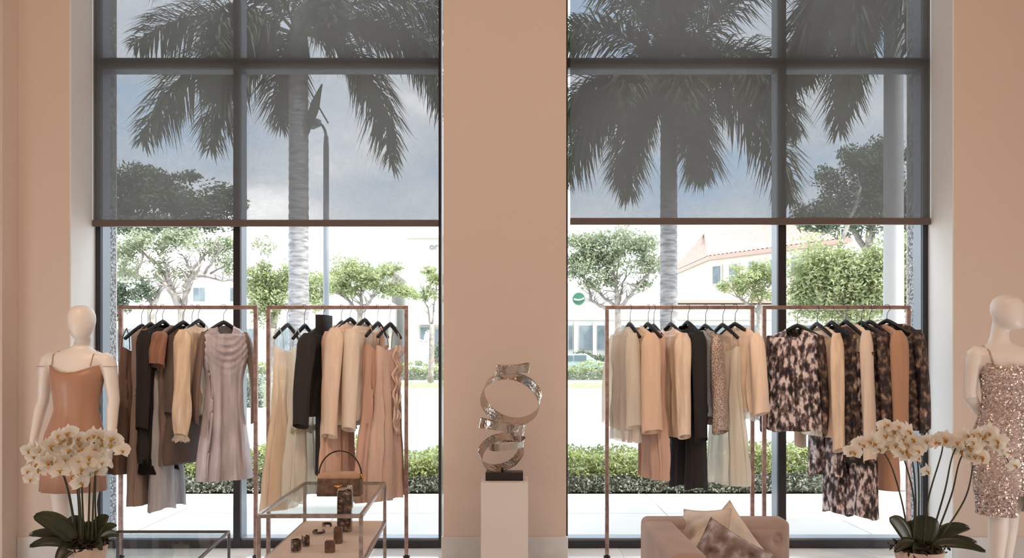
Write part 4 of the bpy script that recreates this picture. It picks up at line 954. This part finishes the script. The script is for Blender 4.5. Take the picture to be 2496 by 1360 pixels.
# two front panels of the skirt split by a slit
def arcloft(parent, rows, a0, a1, n=26):
    rings = []
    for cx, cy, z, a, b in rows: rings.append([Vector((cx+a*math.cos(a0+(a1-a0)*i/n), cy+b*math.sin(a0+(a1-a0)*i/n), z)) for i in range(n+1)])
    mb = MB().loft(rings, False, False, closed=False); o = mb.build('skirt_panel', M['seqcloth'], parent, smooth=True); s_ = o.modifiers.new('thick', 'SOLIDIFY'); s_.thickness = .003
lo = [(mx-.006, YM-.008, .602, .176, .140), (mx-.006, YM-.008, .54, .174, .14), (mx-.008, YM-.01, .472, .170, .14)]
arcloft(t, lo, -PI/2-.10, -PI*1.5+.1); arcloft(t, lo, -PI/2+.32, PI/2-.05)
rnd = random.Random(4); mb = MB()
allrows = rows+lo[1:]
for _ in range(15000):
    i = rnd.randrange(len(allrows)-1); u = rnd.random(); r0, r1 = allrows[i], allrows[i+1]
    if abs(r1[2]-r0[2]) < rnd.random()*.13: continue
    q = rnd.uniform(PI*.95, PI*2.05); cx, cy, z, a, b = [r0[j]+(r1[j]-r0[j])*u for j in range(5)]
    if z < .6 and -PI/2-.1+2*PI < q < -PI/2+.32+2*PI: continue
    nrm = Vector((math.cos(q)/a, math.sin(q)/b, 0)).normalized(); p = Vector((cx+a*math.cos(q), cy+b*math.sin(q), z))+nrm*.004
    nrm = (nrm+Vector((rnd.gauss(0, .35), rnd.gauss(0, .35), rnd.gauss(.1, .35)))).normalized()
    tu = nrm.cross(Vector((0, 0, 1))).normalized(); tv = nrm.cross(tu); rr = rnd.uniform(.0045, .0075)
    mb.add([p+tu*rr*math.cos(w_)+tv*rr*math.sin(w_) for w_ in (0, 1.05, 2.1, 3.14, 4.19, 5.24)], [(0, 1, 2, 3, 4, 5)])
mb.build('sequins', M['sequin'], t, kind='stuff')
for s_ in (-1, 1):
    MB().tube([(mx+s_*.128, YM-.088, 1.385), (mx+s_*.132, YM-.055, 1.46), (mx+s_*.13, YM+.015, 1.492), (mx+s_*.125, YM+.075, 1.44), (mx+s_*.12, YM+.095, 1.37)], .006, 6).build('strap', M['seqcloth'], t, smooth=True)

# ------------------------------------------------------------------ plinth and sculpture
YP = 5.30
a_, b_ = P(1172, 1177, YP), P(1287, 1177, YP)
pt = box('plinth', (a_.x, YP, 0), (b_.x, YP+.30, a_.z), M['plinth'], bevel=.003); tag(pt, 'tall pale pink plinth carrying the silver ribbon sculpture', 'plinth')
pz = a_.z; cy = YP+.15; KS = cy/F
def SP(px, py): return P(px, py, cy)
t = thing('sculpture', 'polished silver sculpture of stacked ribbon loops on a black base', 'sculpture', (SP(1229, 880).x, cy, pz))
box('base', (SP(1184, 0).x, cy-.06, pz), (SP(1275, 0).x, cy+.06, pz+.055), M['black'], t, bevel=.004)
MB().lathe([(.008, 0), (.008, .03)], (SP(1224, 0).x, cy, pz+.05), 12).build('pin', M['black'], t, smooth=True)
def loop(cpx, cpy, rx, rz, tilt_x, roll_y, yaw, w, dy=0, th=.0035, twist=0, n=72, skew=0):
    c_ = SP(cpx, cpy)+Vector((0, dy, 0)); R = Euler((tilt_x, roll_y, yaw), 'XYZ').to_matrix(); rings = []
    rx *= KS; rz *= KS
    for i in range(n):
        q = 2*PI*i/n; p = Vector((rx*math.cos(q), skew*math.sin(q), rz*math.sin(q)))
        nr = Vector((math.cos(q)/rx, 0, math.sin(q)/rz)).normalized(); tw = twist*math.sin(q); ax = Vector((0, 1, 0)); wd = ax*math.cos(tw)+nr*math.sin(tw); no = nr*math.cos(tw)-ax*math.sin(tw)
        ww = w*(1+.12*math.sin(2*q+1))
        rings.append([c_+R @ (p+wd*s1*ww/2+no*s2*th/2) for s1, s2 in ((-1, -1), (1, -1), (1, 1), (-1, 1))])
    rings.append(rings[0])
    MB().loft(rings, False, False).build('ribbon_loop', M['silver'], t, smooth=False, bevel=0)
loop(1246, 972, 72, 62, .42, .15, -.16, .088, twist=.25)
loop(1221, 1102, 54, 42, .34, -.2, .32, .080, twist=.25)
loop(1224, 1040, 56, 46, PI/2-.05, .17, 0, .064, twist=.25)
loop(1250, 899, 41, 36, PI/2+.02, -.07, .3, .062, twist=.5)
loop(1236, 1080, 45, 40, PI/2+.10, -.13, .5, .052, twist=.35)

# ------------------------------------------------------------------ glass display tables
def frame_table(name, lab, corners, z, tube, m, shelf=None):
    """corners: rear left, rear right, front right, front left (x, y)"""
    cx = sum(p[0] for p in corners)/4; cyy = sum(p[1] for p in corners)/4
    t = thing(name, lab, 'table', (cx, cyy, 0)); r = tube/2
    def bar(nm, a, b): MB().tube([a, b], r*1.414, 4).build(nm, m, t)
    cs = [Vector((x, y, 0)) for x, y in corners]
    def sqbar(nm, a, b, mm=m):
        a, b = Vector(a), Vector(b); d = (b-a).normalized(); u = d.cross(Vector((0, 0, 1))); 
        if u.length < .1: u = Vector((1, 0, 0))
        u.normalize(); v = d.cross(u)
        MB().loft([[p+u*s1*r+v*s2*r for s1, s2 in ((-1, -1), (1, -1), (1, 1), (-1, 1))] for p in (a-d*r*0, b)]).build(nm, mm, t, bevel=.0015)
    zt = z-r
    for i in range(4):
        a, b = cs[i]+Vector((0, 0, zt)), cs[(i+1) % 4]+Vector((0, 0, zt)); sqbar('top_rail', a, b)
        sqbar('leg', cs[i], cs[i]+Vector((0, 0, zt-r)))
        if shelf: sqbar('shelf_rail', cs[i]+Vector((0, 0, shelf-r-.008)), cs[(i+1) % 4]+Vector((0, 0, shelf-r-.008)))
    inn = [c_+(Vector((cx, cyy, 0))-c_)*.03 for c_ in cs]
    MB().loft([[p+Vector((0, 0, zz_)) for p in inn] for zz_ in (z-.006, z+.0005)]).build('glass_top', M['tglass'], t)
    if shelf:
        inn = [c_+(Vector((cx, cyy, 0))-c_)*.04 for c_ in cs]
        MB().loft([[p+Vector((0, 0, zz_)) for p in inn] for zz_ in (shelf-.010, shelf)]).build('shelf', M['peach'], t, bevel=.002)
    return t
def XY(px, py, z):
    Y = (CAMZ-z)*F/(py-880); return ((px-1248)*Y/F, Y)
zt = .60
frame_table('display_table', 'bronze framed glass display table carrying the brown handbag', [XY(743, 1174, zt), XY(938, 1174, zt), XY(880, 1253, zt), XY(630, 1253, zt)], zt, .020, M['bronze'], shelf=.345)
frame_table('glass_table', 'low steel framed glass table at the lower left below the brown rack', [XY(287, 1293, .5), XY(558, 1293, .5), (-1.36, 3.15), (-2.05, 3.15)], .5, .013, M['steel'])

# handbag
bx, by = XY(829, 1208, zt)
t = thing('handbag', 'brown mottled leather handbag with tan flap and arched handle on the glass table', 'handbag', (bx, by, zt+.001), .0)
def rbox(nm, sx0, sx1, sy, z0, z1, m, bev, parent, y0=0):
    mb = MB(); mb.loft([[Vector((s1*sx, y0+s2*sy/2, z)) for s1, s2 in ((-1, -1), (1, -1), (1, 1), (-1, 1))] for z, sx in ((z0, sx0/2), (z1, sx1/2))])
    return mb.build(nm, m, parent, local=True, bevel=bev, smooth=True)
rbox('body', .262, .255, .09, 0, .105, M['leather'], .008, t)
rbox('flap', .250, .236, .098, .100, .140, M['tan'], .016, t)
rbox('front_panel', .240, .236, .012, .012, .098, M['leather'], .004, t, y0=-.046)
mb = MB(); mb.tube([(-.030, -.054, .072), (-.012, -.058, .064), (0, -.060, .058), (.012, -.058, .064), (.030, -.054, .072)], [.004, .007, .010, .007, .004], 8); mb.tube([(0, -.058, .07), (0, -.060, .045)], [.006, .005], 8)
mb.build('clasp', M['gold'], t, local=True, smooth=True)
pts = [Vector((.127*math.cos(a_), 0, .115+.150*math.sin(a_))) for a_ in [PI*i/28 for i in range(29)]]
mb = MB(); mb.tube(pts, .0045, 8); mb.build('handle', M['strap'], t, local=True, smooth=True)
for s_ in (-1, 1):
    MB().tube([(s_*.127, 0, .095), (s_*.127, 0, .128)], .008, 10).build('handle_ring', M['gold'], t, local=True, smooth=True)

# small goods on the table
def block(name, lab, cat, px, py, z, wx, dyy, h, m, rz=0, bev=.004, fn=None):
    x, y = XY(px, py, z); t = thing(name, lab, cat, (x, y+dyy/2, z+.001), rz)
    MB().box((-wx/2, -dyy/2, 0), (wx/2, dyy/2, h)).build('body', m, t, local=True, bevel=bev, smooth=True)
    if fn: fn(t)
    return t
def two_caps(t):
    MB().box((-.034, -.036, .105), (.004, .03, .112)).build('silver_plate', M['silver'], t, local=True, bevel=.002)
    MB().lathe([(.010, .10), (.016, .108), (.017, .122), (.010, .128)], (.024, 0, 0), 16).build('stopper', M['silver'], t, local=True, smooth=True)
block('minaudiere', 'tall dark speckled evening box with a pale stopper in front of the handbag', 'evening bag', 839, 1243, zt, .078, .05, .100, M['tortoise'], fn=two_caps)
block('gift_box', 'tall dark brown box standing under the glass on the peach shelf', 'box', 838, 1297, .345, .085, .06, .17, M['tortoise'])
block('jewel_box', 'dark brown square box at the front of the peach shelf', 'box', 802, 1348, .345, .052, .045, .062, M['leather'], rz=.05)
block('jewel_box', 'dark brown box standing just behind the front square box', 'box', 822, 1326, .345, .045, .06, .090, M['leather'], rz=.05)
def cuff(lab, px, py, r, h, tilt=0, open_=1.0, group='tortoiseshell cuffs on the peach shelf'):
    x, y = XY(px, py, .345); t = thing('cuff_bracelet', lab, 'bracelet', (x, y, .347), tilt, group=group)
    n = 30; rings = []
    for i in range(n+1):
        a_ = open_*.45+(2*PI-open_*.9)*i/n
        rings.append([Vector(((r+d_)*math.cos(a_), (r+d_)*math.sin(a_)*.8, z_)) for d_, z_ in ((0, .006), (.006, .006), (.006, h), (0, h))])
    MB().loft(rings).build('band', M['tortoise'], t, local=True, smooth=False, bevel=.002); return t
cuff('wide mottled cuff bracelet standing at the front left of the peach shelf', 722, 1345, .024, .068, .8)
cuff('slim mottled cuff bracelet standing just right of the wide front cuff', 745, 1332, .022, .060, 2.2)
cuff('low curved mottled cuff lying in the middle of the peach shelf', 777, 1302, .042, .022, 1.6)
cuff('mottled chain cuff lying farthest back under the glass', 797, 1285, .034, .024, -1.2)

# ------------------------------------------------------------------ armchair and cushions
t = thing('armchair', 'low pinkish beige velvet armchair with a button-tufted back in the right foreground', 'armchair', (1.03, 3.85, 0))
ax0, ax1 = .666, 1.402; zt = .60; yb = 4.27
def soft(nm, lo_, hi_, m, parent, bev=.03, lab=None):
    o = MB().box(lo_, hi_).build(nm, m, parent, smooth=True, label=lab); b = o.modifiers.new('bevel', 'BEVEL'); b.width = bev; b.segments = 5; return o
# back with dimples on its front face
n1, n2 = 44, 30; rows = []
btn = [(ax0+.20+.155*i+(.0775 if j % 2 else 0), .50-.13*j) for j in range(2) for i in range(4)]
mb = MB()
yf = 4.12
for j in range(n2+1):
    z = .24+(zt-.045-.24)*j/n2; r = []
    for i in range(n1+1):
        x = ax0+.03+(ax1-.05-ax0-.01)*i/n1; d = 0
        for bx_, bz_ in btn: d += .028*math.exp(-((x-bx_)**2+(z-bz_)**2)/.0010)+.010*math.exp(-((x-bx_)**2)/.0006-((z-bz_-.05)**2)/.003)
        e_ = min(1, min(i, n1-i)/3, min(j, n2-j)/3)
        r.append(Vector((x, yf-.018*e_**.5+d*e_, z)))
    rows.append(r)
mb.loft(rows, False, False, closed=False); mb.build('tufted_panel', M['velvet'], t, smooth=True)
for bx_, bz_ in btn: MB().ell([(bx_, yf+.006, bz_-.007, .003, .003), (bx_, yf+.004, bz_-.004, .008, .006), (bx_, yf+.003, bz_, .010, .008), (bx_, yf+.004, bz_+.004, .008, .006), (bx_, yf+.006, bz_+.007, .003, .003)]).build('button', M['velvet'], t, smooth=True)
soft('backrest', (ax0, yf, .10), (ax1, yb, zt), M['velvet'], t, .035)
soft('armrest', (ax0-.004, 3.42, .10), (ax0+.155, yb-.02, zt-.006), M['velvet'], t, .035)
soft('seat_base', (ax0+.02, 3.44, .10), (ax1, yf+.02, .27), M['velvet'], t, .02)
soft('seat_cushion', (ax0+.16, 3.43, .27), (ax1-.004, yf-.02, .40), M['velvet'], t, .035)
for x_ in (ax0+.06, ax1-.06):
    for y_ in (3.5, 4.2): MB().lathe([(.014, 0), (.022, .10)], (x_, y_, 0), 14).build('leg', M['black'], t, smooth=True)
def pillow(lab, px, py, Y, s_, rot, tilt, yaw, m, th=.075, group='cushions on the velvet armchair'):
    mb = MB(); n = 22
    for sg in (-1, 1):
        rows = []
        for j in range(n+1):
            v = -1+2*j/n; r = []
            for i in range(n+1):
                u = -1+2*i/n; e_ = max(0, (1-abs(u)**3.0)*(1-abs(v)**3.0)); pin = 1-.07*(1-u*u)*abs(v)**2-.0
                pin2 = 1-.07*(1-v*v)*abs(u)**2
                wr = .006*math.sin(9*u+5*v)*e_+.004*math.sin(15*v-7*u)*e_
                r.append(Vector((u*s_/2*pin2, sg*(th*e_**.55+wr)*1.0, v*s_/2*pin)))
            rows.append(r if sg < 0 else r[::-1])
        mb.loft(rows, False, False, closed=False)
    c_ = P(px, py, Y); t = thing('cushion', lab, 'cushion', c_, group=group)
    t.rotation_euler = Euler((tilt, rot, yaw), 'XYZ')
    mb.build('cover', m, t, local=True, smooth=True)
    pts = []
    for i in range(4*n):
        q, r_ = divmod(i, n); f_ = -1+2*r_/n
        u, v = ((f_, -1), (1, f_), (-f_, 1), (-1, -f_))[q]
        pts.append(Vector((u*s_/2*(1-.07*(1-v*v)*u*u), 0, v*s_/2*(1-.07*(1-u*u)*v*v))))
    pts.append(pts[0]); MB().tube(pts, .0035, 6).build('piping', m, t, local=True, smooth=True)
    return t
pillow('beige silk cushion standing on its corner, highest on the armchair', 1772, 1352, 3.98, .37, math.radians(54), -.30, .10, M['silk'])
pillow('small beige silk cushion leaning at the left against the armrest', 1718, 1330, 4.03, .36, math.radians(-10), -.22, -1.1, M['silk'], th=.06)
pillow('taupe crushed velvet cushion in front of the two beige silk cushions', 1768, 1380, 3.84, .33, math.radians(30), -.38, -.25, M['crushed'])

# ------------------------------------------------------------------ orchids
def petal_grid(mb, c, d, n, L, W, cup, k=6, round_=.5):
    "petal from c along d, normal n"
    d = d.normalized(); n = n.normalized(); u = d.cross(n).normalized(); rows = []
    for j in range(k+1):
        t_ = j/k; wv = W*(math.sin(PI*min(1, t_**round_*.97+.02)))**.7; r = []
        for i in range(5):
            s_ = -1+i/2; r.append(c+d*L*t_+u*wv*s_/2+n*(cup*(t_*t_-.3*t_)-cup*.5*s_*s_*math.sin(PI*t_)))
        rows.append(r)
    mb.loft(rows, False, False, closed=False)
def flower_mesh(seed):
    rnd = random.Random(seed); mb = MB(); N_ = Vector((0, -1, 0)); c0 = Vector((0, 0, 0))
    for a_, L, W, cup in ((90, .036, .026, -.006), (210, .036, .024, -.006), (330, .036, .024, -.006)):
        an = math.radians(a_+rnd.uniform(-5, 5)); petal_grid(mb, c0+Vector((0, .002, 0)), Vector((math.cos(an), 0, math.sin(an))), N_, L, W, cup)
    for a_ in (12, 168):
        an = math.radians(a_+rnd.uniform(-5, 5)); petal_grid(mb, c0, Vector((math.cos(an), 0, math.sin(an))), N_, .038, .044, -.009, round_=.75)
    lp = MB(); lp.tube([(0, 0, .002), (0, -.008, -.002), (0, -.012, -.007), (0, -.010, -.013)], [.002, .004, .0045, .0015], 7)
    lp.tube([(-.009, -.006, .000), (0, -.010, -.002), (.009, -.006, .000)], [.0015, .0025, .0015], 5)
    return mb, lp
def meshdata(mb, name, m):
    me = bpy.data.meshes.new(name); me.from_pydata([tuple(v) for v in mb.v], [], mb.f); me.materials.append(m); me.polygons.foreach_set('use_smooth', [True]*len(me.polygons)); return me
FM = []
for s_ in range(3):
    a_, b_ = flower_mesh(s_); FM.append((meshdata(a_, 'flower', M['petal']), meshdata(b_, 'lip', M['lip'])))
def orchid(lab, potpx, potpy, Y, stems, leaves, stand_z, potr, seed, group=None):
    rnd = random.Random(seed); c_ = P(potpx, potpy, Y); t = thing('potted_orchid', lab, 'orchid', (c_.x, Y, stand_z))
    zt_ = c_.z
    h = zt_-stand_z-.002
    MB().lathe([(potr*.7, .002), (potr*.78, .004), (potr, h), (potr*.93, h), (potr*.9, h-.02)], (c_.x, Y, stand_z), 32, True, False).build('pot', M['pot'], t, smooth=True)
    MB().lathe([(potr*.9, 0), (potr*.6, .014), (.01, .018)], (c_.x, Y, zt_-.022), 24).build('bark_mulch', M['soil'], t, smooth=True)
    mb = MB()
    leaf_quads(mb, [Vector((c_.x+rnd.gauss(0, potr*.4), Y+rnd.gauss(0, potr*.4), zt_+abs(rnd.gauss(0, .012)))) for _ in range(260)], .03, rnd, .5); mb.build('moss', M['soil'], t, kind='stuff')
    kk = Y/F
    for pts_px in stems:
        # pts_px: list of (px, py, dy) control points; flowers (count) along the last portion
        ctl, nf, f0 = pts_px
        P3 = [P(x_, y_, Y+dy_) for x_, y_, dy_ in ctl]; pts = []
        for i in range(len(P3)-1):
            p0 = P3[max(0, i-1)]; p1 = P3[i]; p2 = P3[i+1]; p3 = P3[min(len(P3)-1, i+2)]
            for j in range(8):
                u = j/8; pts.append(.5*((2*p1)+(p2-p0)*u+(2*p0-5*p1+4*p2-p3)*u*u+(3*p1-p0-3*p2+p3)*u**3))
        pts.append(P3[-1]); m_ = len(pts)
        MB().tube(pts, [.0042-.0024*i/m_ for i in range(m_)], 6).build('stem', M['stem'], t, smooth=True)
        for q in range(nf):
            u = f0+(1-f0)*q/max(1, nf-1); p = pts[min(m_-1, int(u*(m_-1)))]
            me, ml = FM[rnd.randrange(3)]
            o = bpy.data.objects.new('flower', me); col.objects.link(o); o.parent = t
            side = -1 if q % 2 else 1
            o.location = p+Vector((side*.014, -.016+rnd.uniform(-.012, .012), rnd.uniform(-.012, .022)))-t.location
            sc_ = rnd.uniform(.98, 1.22)*(1 if u < .85 else .85); o.scale = (sc_, sc_, sc_)
            o.rotation_euler = (rnd.uniform(-.35, .25), rnd.uniform(-.3, .3), rnd.uniform(-.75, .75)+.3*side)
            l_ = bpy.data.objects.new('lip', ml); col.objects.link(l_); l_.parent = o
    for (bx_, by_, tx, ty, wpx, dy) in leaves:
        A_ = P(bx_, by_, Y); B_ = P(tx, ty, Y+dy); mid = (A_+B_)/2+Vector((0, 0, .05)); pts = bez(A_, mid, B_, 12); W = wpx*kk; rings = []
        d = (B_-A_).normalized(); u = d.cross(Vector((0, -1, .5))).normalized(); nn = u.cross(d)
        rows = []
        for i, p in enumerate(pts):
            t_ = i/11; w_ = W*(.35+.65*math.sin(PI*min(1, t_*.9+.1))**.8) if t_ < .97 else W*.2
            rows.append([p+u*w_*s_/2+nn*(.006*abs(s_))*(1) for s_ in (-1, -.5, 0, .5, 1)])
        o = MB().loft(rows, False, False, closed=False).build('leaf', M['oleaf'], t, smooth=True); o.modifiers.new('thick', 'SOLIDIFY').thickness = .0022
    return t
YO = 3.47
orchid('white potted orchid with many arching flower stems in front of the peach dress mannequin', 212, 1328, YO,
       [([(185, 1330, 0), (172, 1230, 0), (150, 1150, -.02), (115, 1130, -.03), (75, 1160, -.04)], 9, .55),
        ([(190, 1330, 0), (168, 1200, .0), (140, 1120, 0), (110, 1085, 0), (80, 1110, 0)], 9, .5),
        ([(195, 1330, 0), (190, 1210, 0), (175, 1120, 0), (150, 1075, .01), (110, 1090, .02)], 9, .45),
        ([(205, 1330, 0), (200, 1200, .01), (195, 1100, .01), (180, 1060, 0), (150, 1070, 0)], 9, .4),
        ([(215, 1330, 0), (218, 1200, 0), (222, 1110, 0), (240, 1065, 0), (275, 1085, 0)], 9, .45),
        ([(225, 1330, 0), (228, 1210, 0), (238, 1120, .01), (262, 1075, 0), (305, 1100, -.01)], 10, .45),
        ([(235, 1330, 0), (232, 1220, .02), (232, 1140, .02), (215, 1090, .02), (200, 1110, .02)], 9, .45),
        ([(200, 1330, -.02), (196, 1240, -.03), (192, 1170, -.03), (205, 1125, -.03), (245, 1125, -.03)], 7, .5)],
       [(190, 1325, 85, 1255, 46, -.05), (185, 1330, 72, 1303, 26, .02), (185, 1335, 72, 1332, 26, -.06), (195, 1330, 140, 1372, 44, -.12), (205, 1325, 168, 1262, 40, .04), (215, 1325, 205, 1275, 34, .05), (235, 1325, 285, 1280, 24, .03), (232, 1330, 290, 1305, 22, -.04), (225, 1325, 262, 1255, 34, .05), (225, 1330, 250, 1340, 26, -.08)],
       .502, 47*YO/F, 31)
YO = 3.5; xo = P(2240, 880, YO).x
t = thing('side_table', 'small round white side table under the right orchid', 'table', (xo, YO, 0))
MB().lathe([(.22, .47), (.222, .475), (.222, .495), (.22, .50)], (xo, YO, 0), 40).build('table_top', M['white'], t, smooth=False)
MB().lathe([(.12, 0), (.12, .012), (.02, .02), (.018, .47)], (xo, YO, 0), 24).build('pedestal', M['white'], t)
orchid('white potted orchid with two wide arches of flowers in front of the sequined mannequin', 2240, 1338, YO,
       [([(2215, 1335, 0), (2200, 1230, 0), (2165, 1120, 0), (2120, 1085, -.02), (2068, 1105, -.03)], 9, .62),
        ([(2225, 1335, 0), (2228, 1220, 0), (2200, 1110, 0), (2165, 1060, 0), (2090, 1080, 0)], 13, .5),
        ([(2230, 1335, 0), (2232, 1220, .01), (2225, 1130, 0), (2205, 1065, 0), (2150, 1045, 0)], 9, .6),
        ([(2238, 1335, 0), (2240, 1200, .02), (2236, 1120, .02), (2225, 1080, .02), (2245, 1140, .03)], 5, .6),
        ([(2250, 1335, 0), (2262, 1220, 0), (2296, 1100, 0), (2290, 1075, 0), (2262, 1085, 0)], 6, .6),
        ([(2262, 1335, 0), (2302, 1200, 0), (2322, 1110, 0), (2350, 1068, 0), (2390, 1085, 0)], 9, .55),
        ([(2270, 1335, 0), (2318, 1210, 0), (2345, 1110, 0), (2400, 1055, 0), (2462, 1130, -.02)], 13, .5),
        ([(2275, 1335, 0), (2350, 1220, -.01), (2372, 1135, -.02), (2378, 1105, -.02), (2340, 1080, -.02)], 6, .6)],
       [(2220, 1330, 2168, 1262, 40, -.03), (2235, 1325, 2214, 1270, 30, .04), (2248, 1325, 2262, 1258, 64, .0), (2262, 1328, 2362, 1286, 34, .03), (2262, 1332, 2402, 1345, 24, -.05), (2260, 1335, 2380, 1322, 20, .02), (2245, 1330, 2235, 1380, 34, -.1), (2235, 1330, 2180, 1345, 26, -.05), (2262, 1328, 2300, 1290, 30, .05)],
       .502, 58*YO/F, 32)
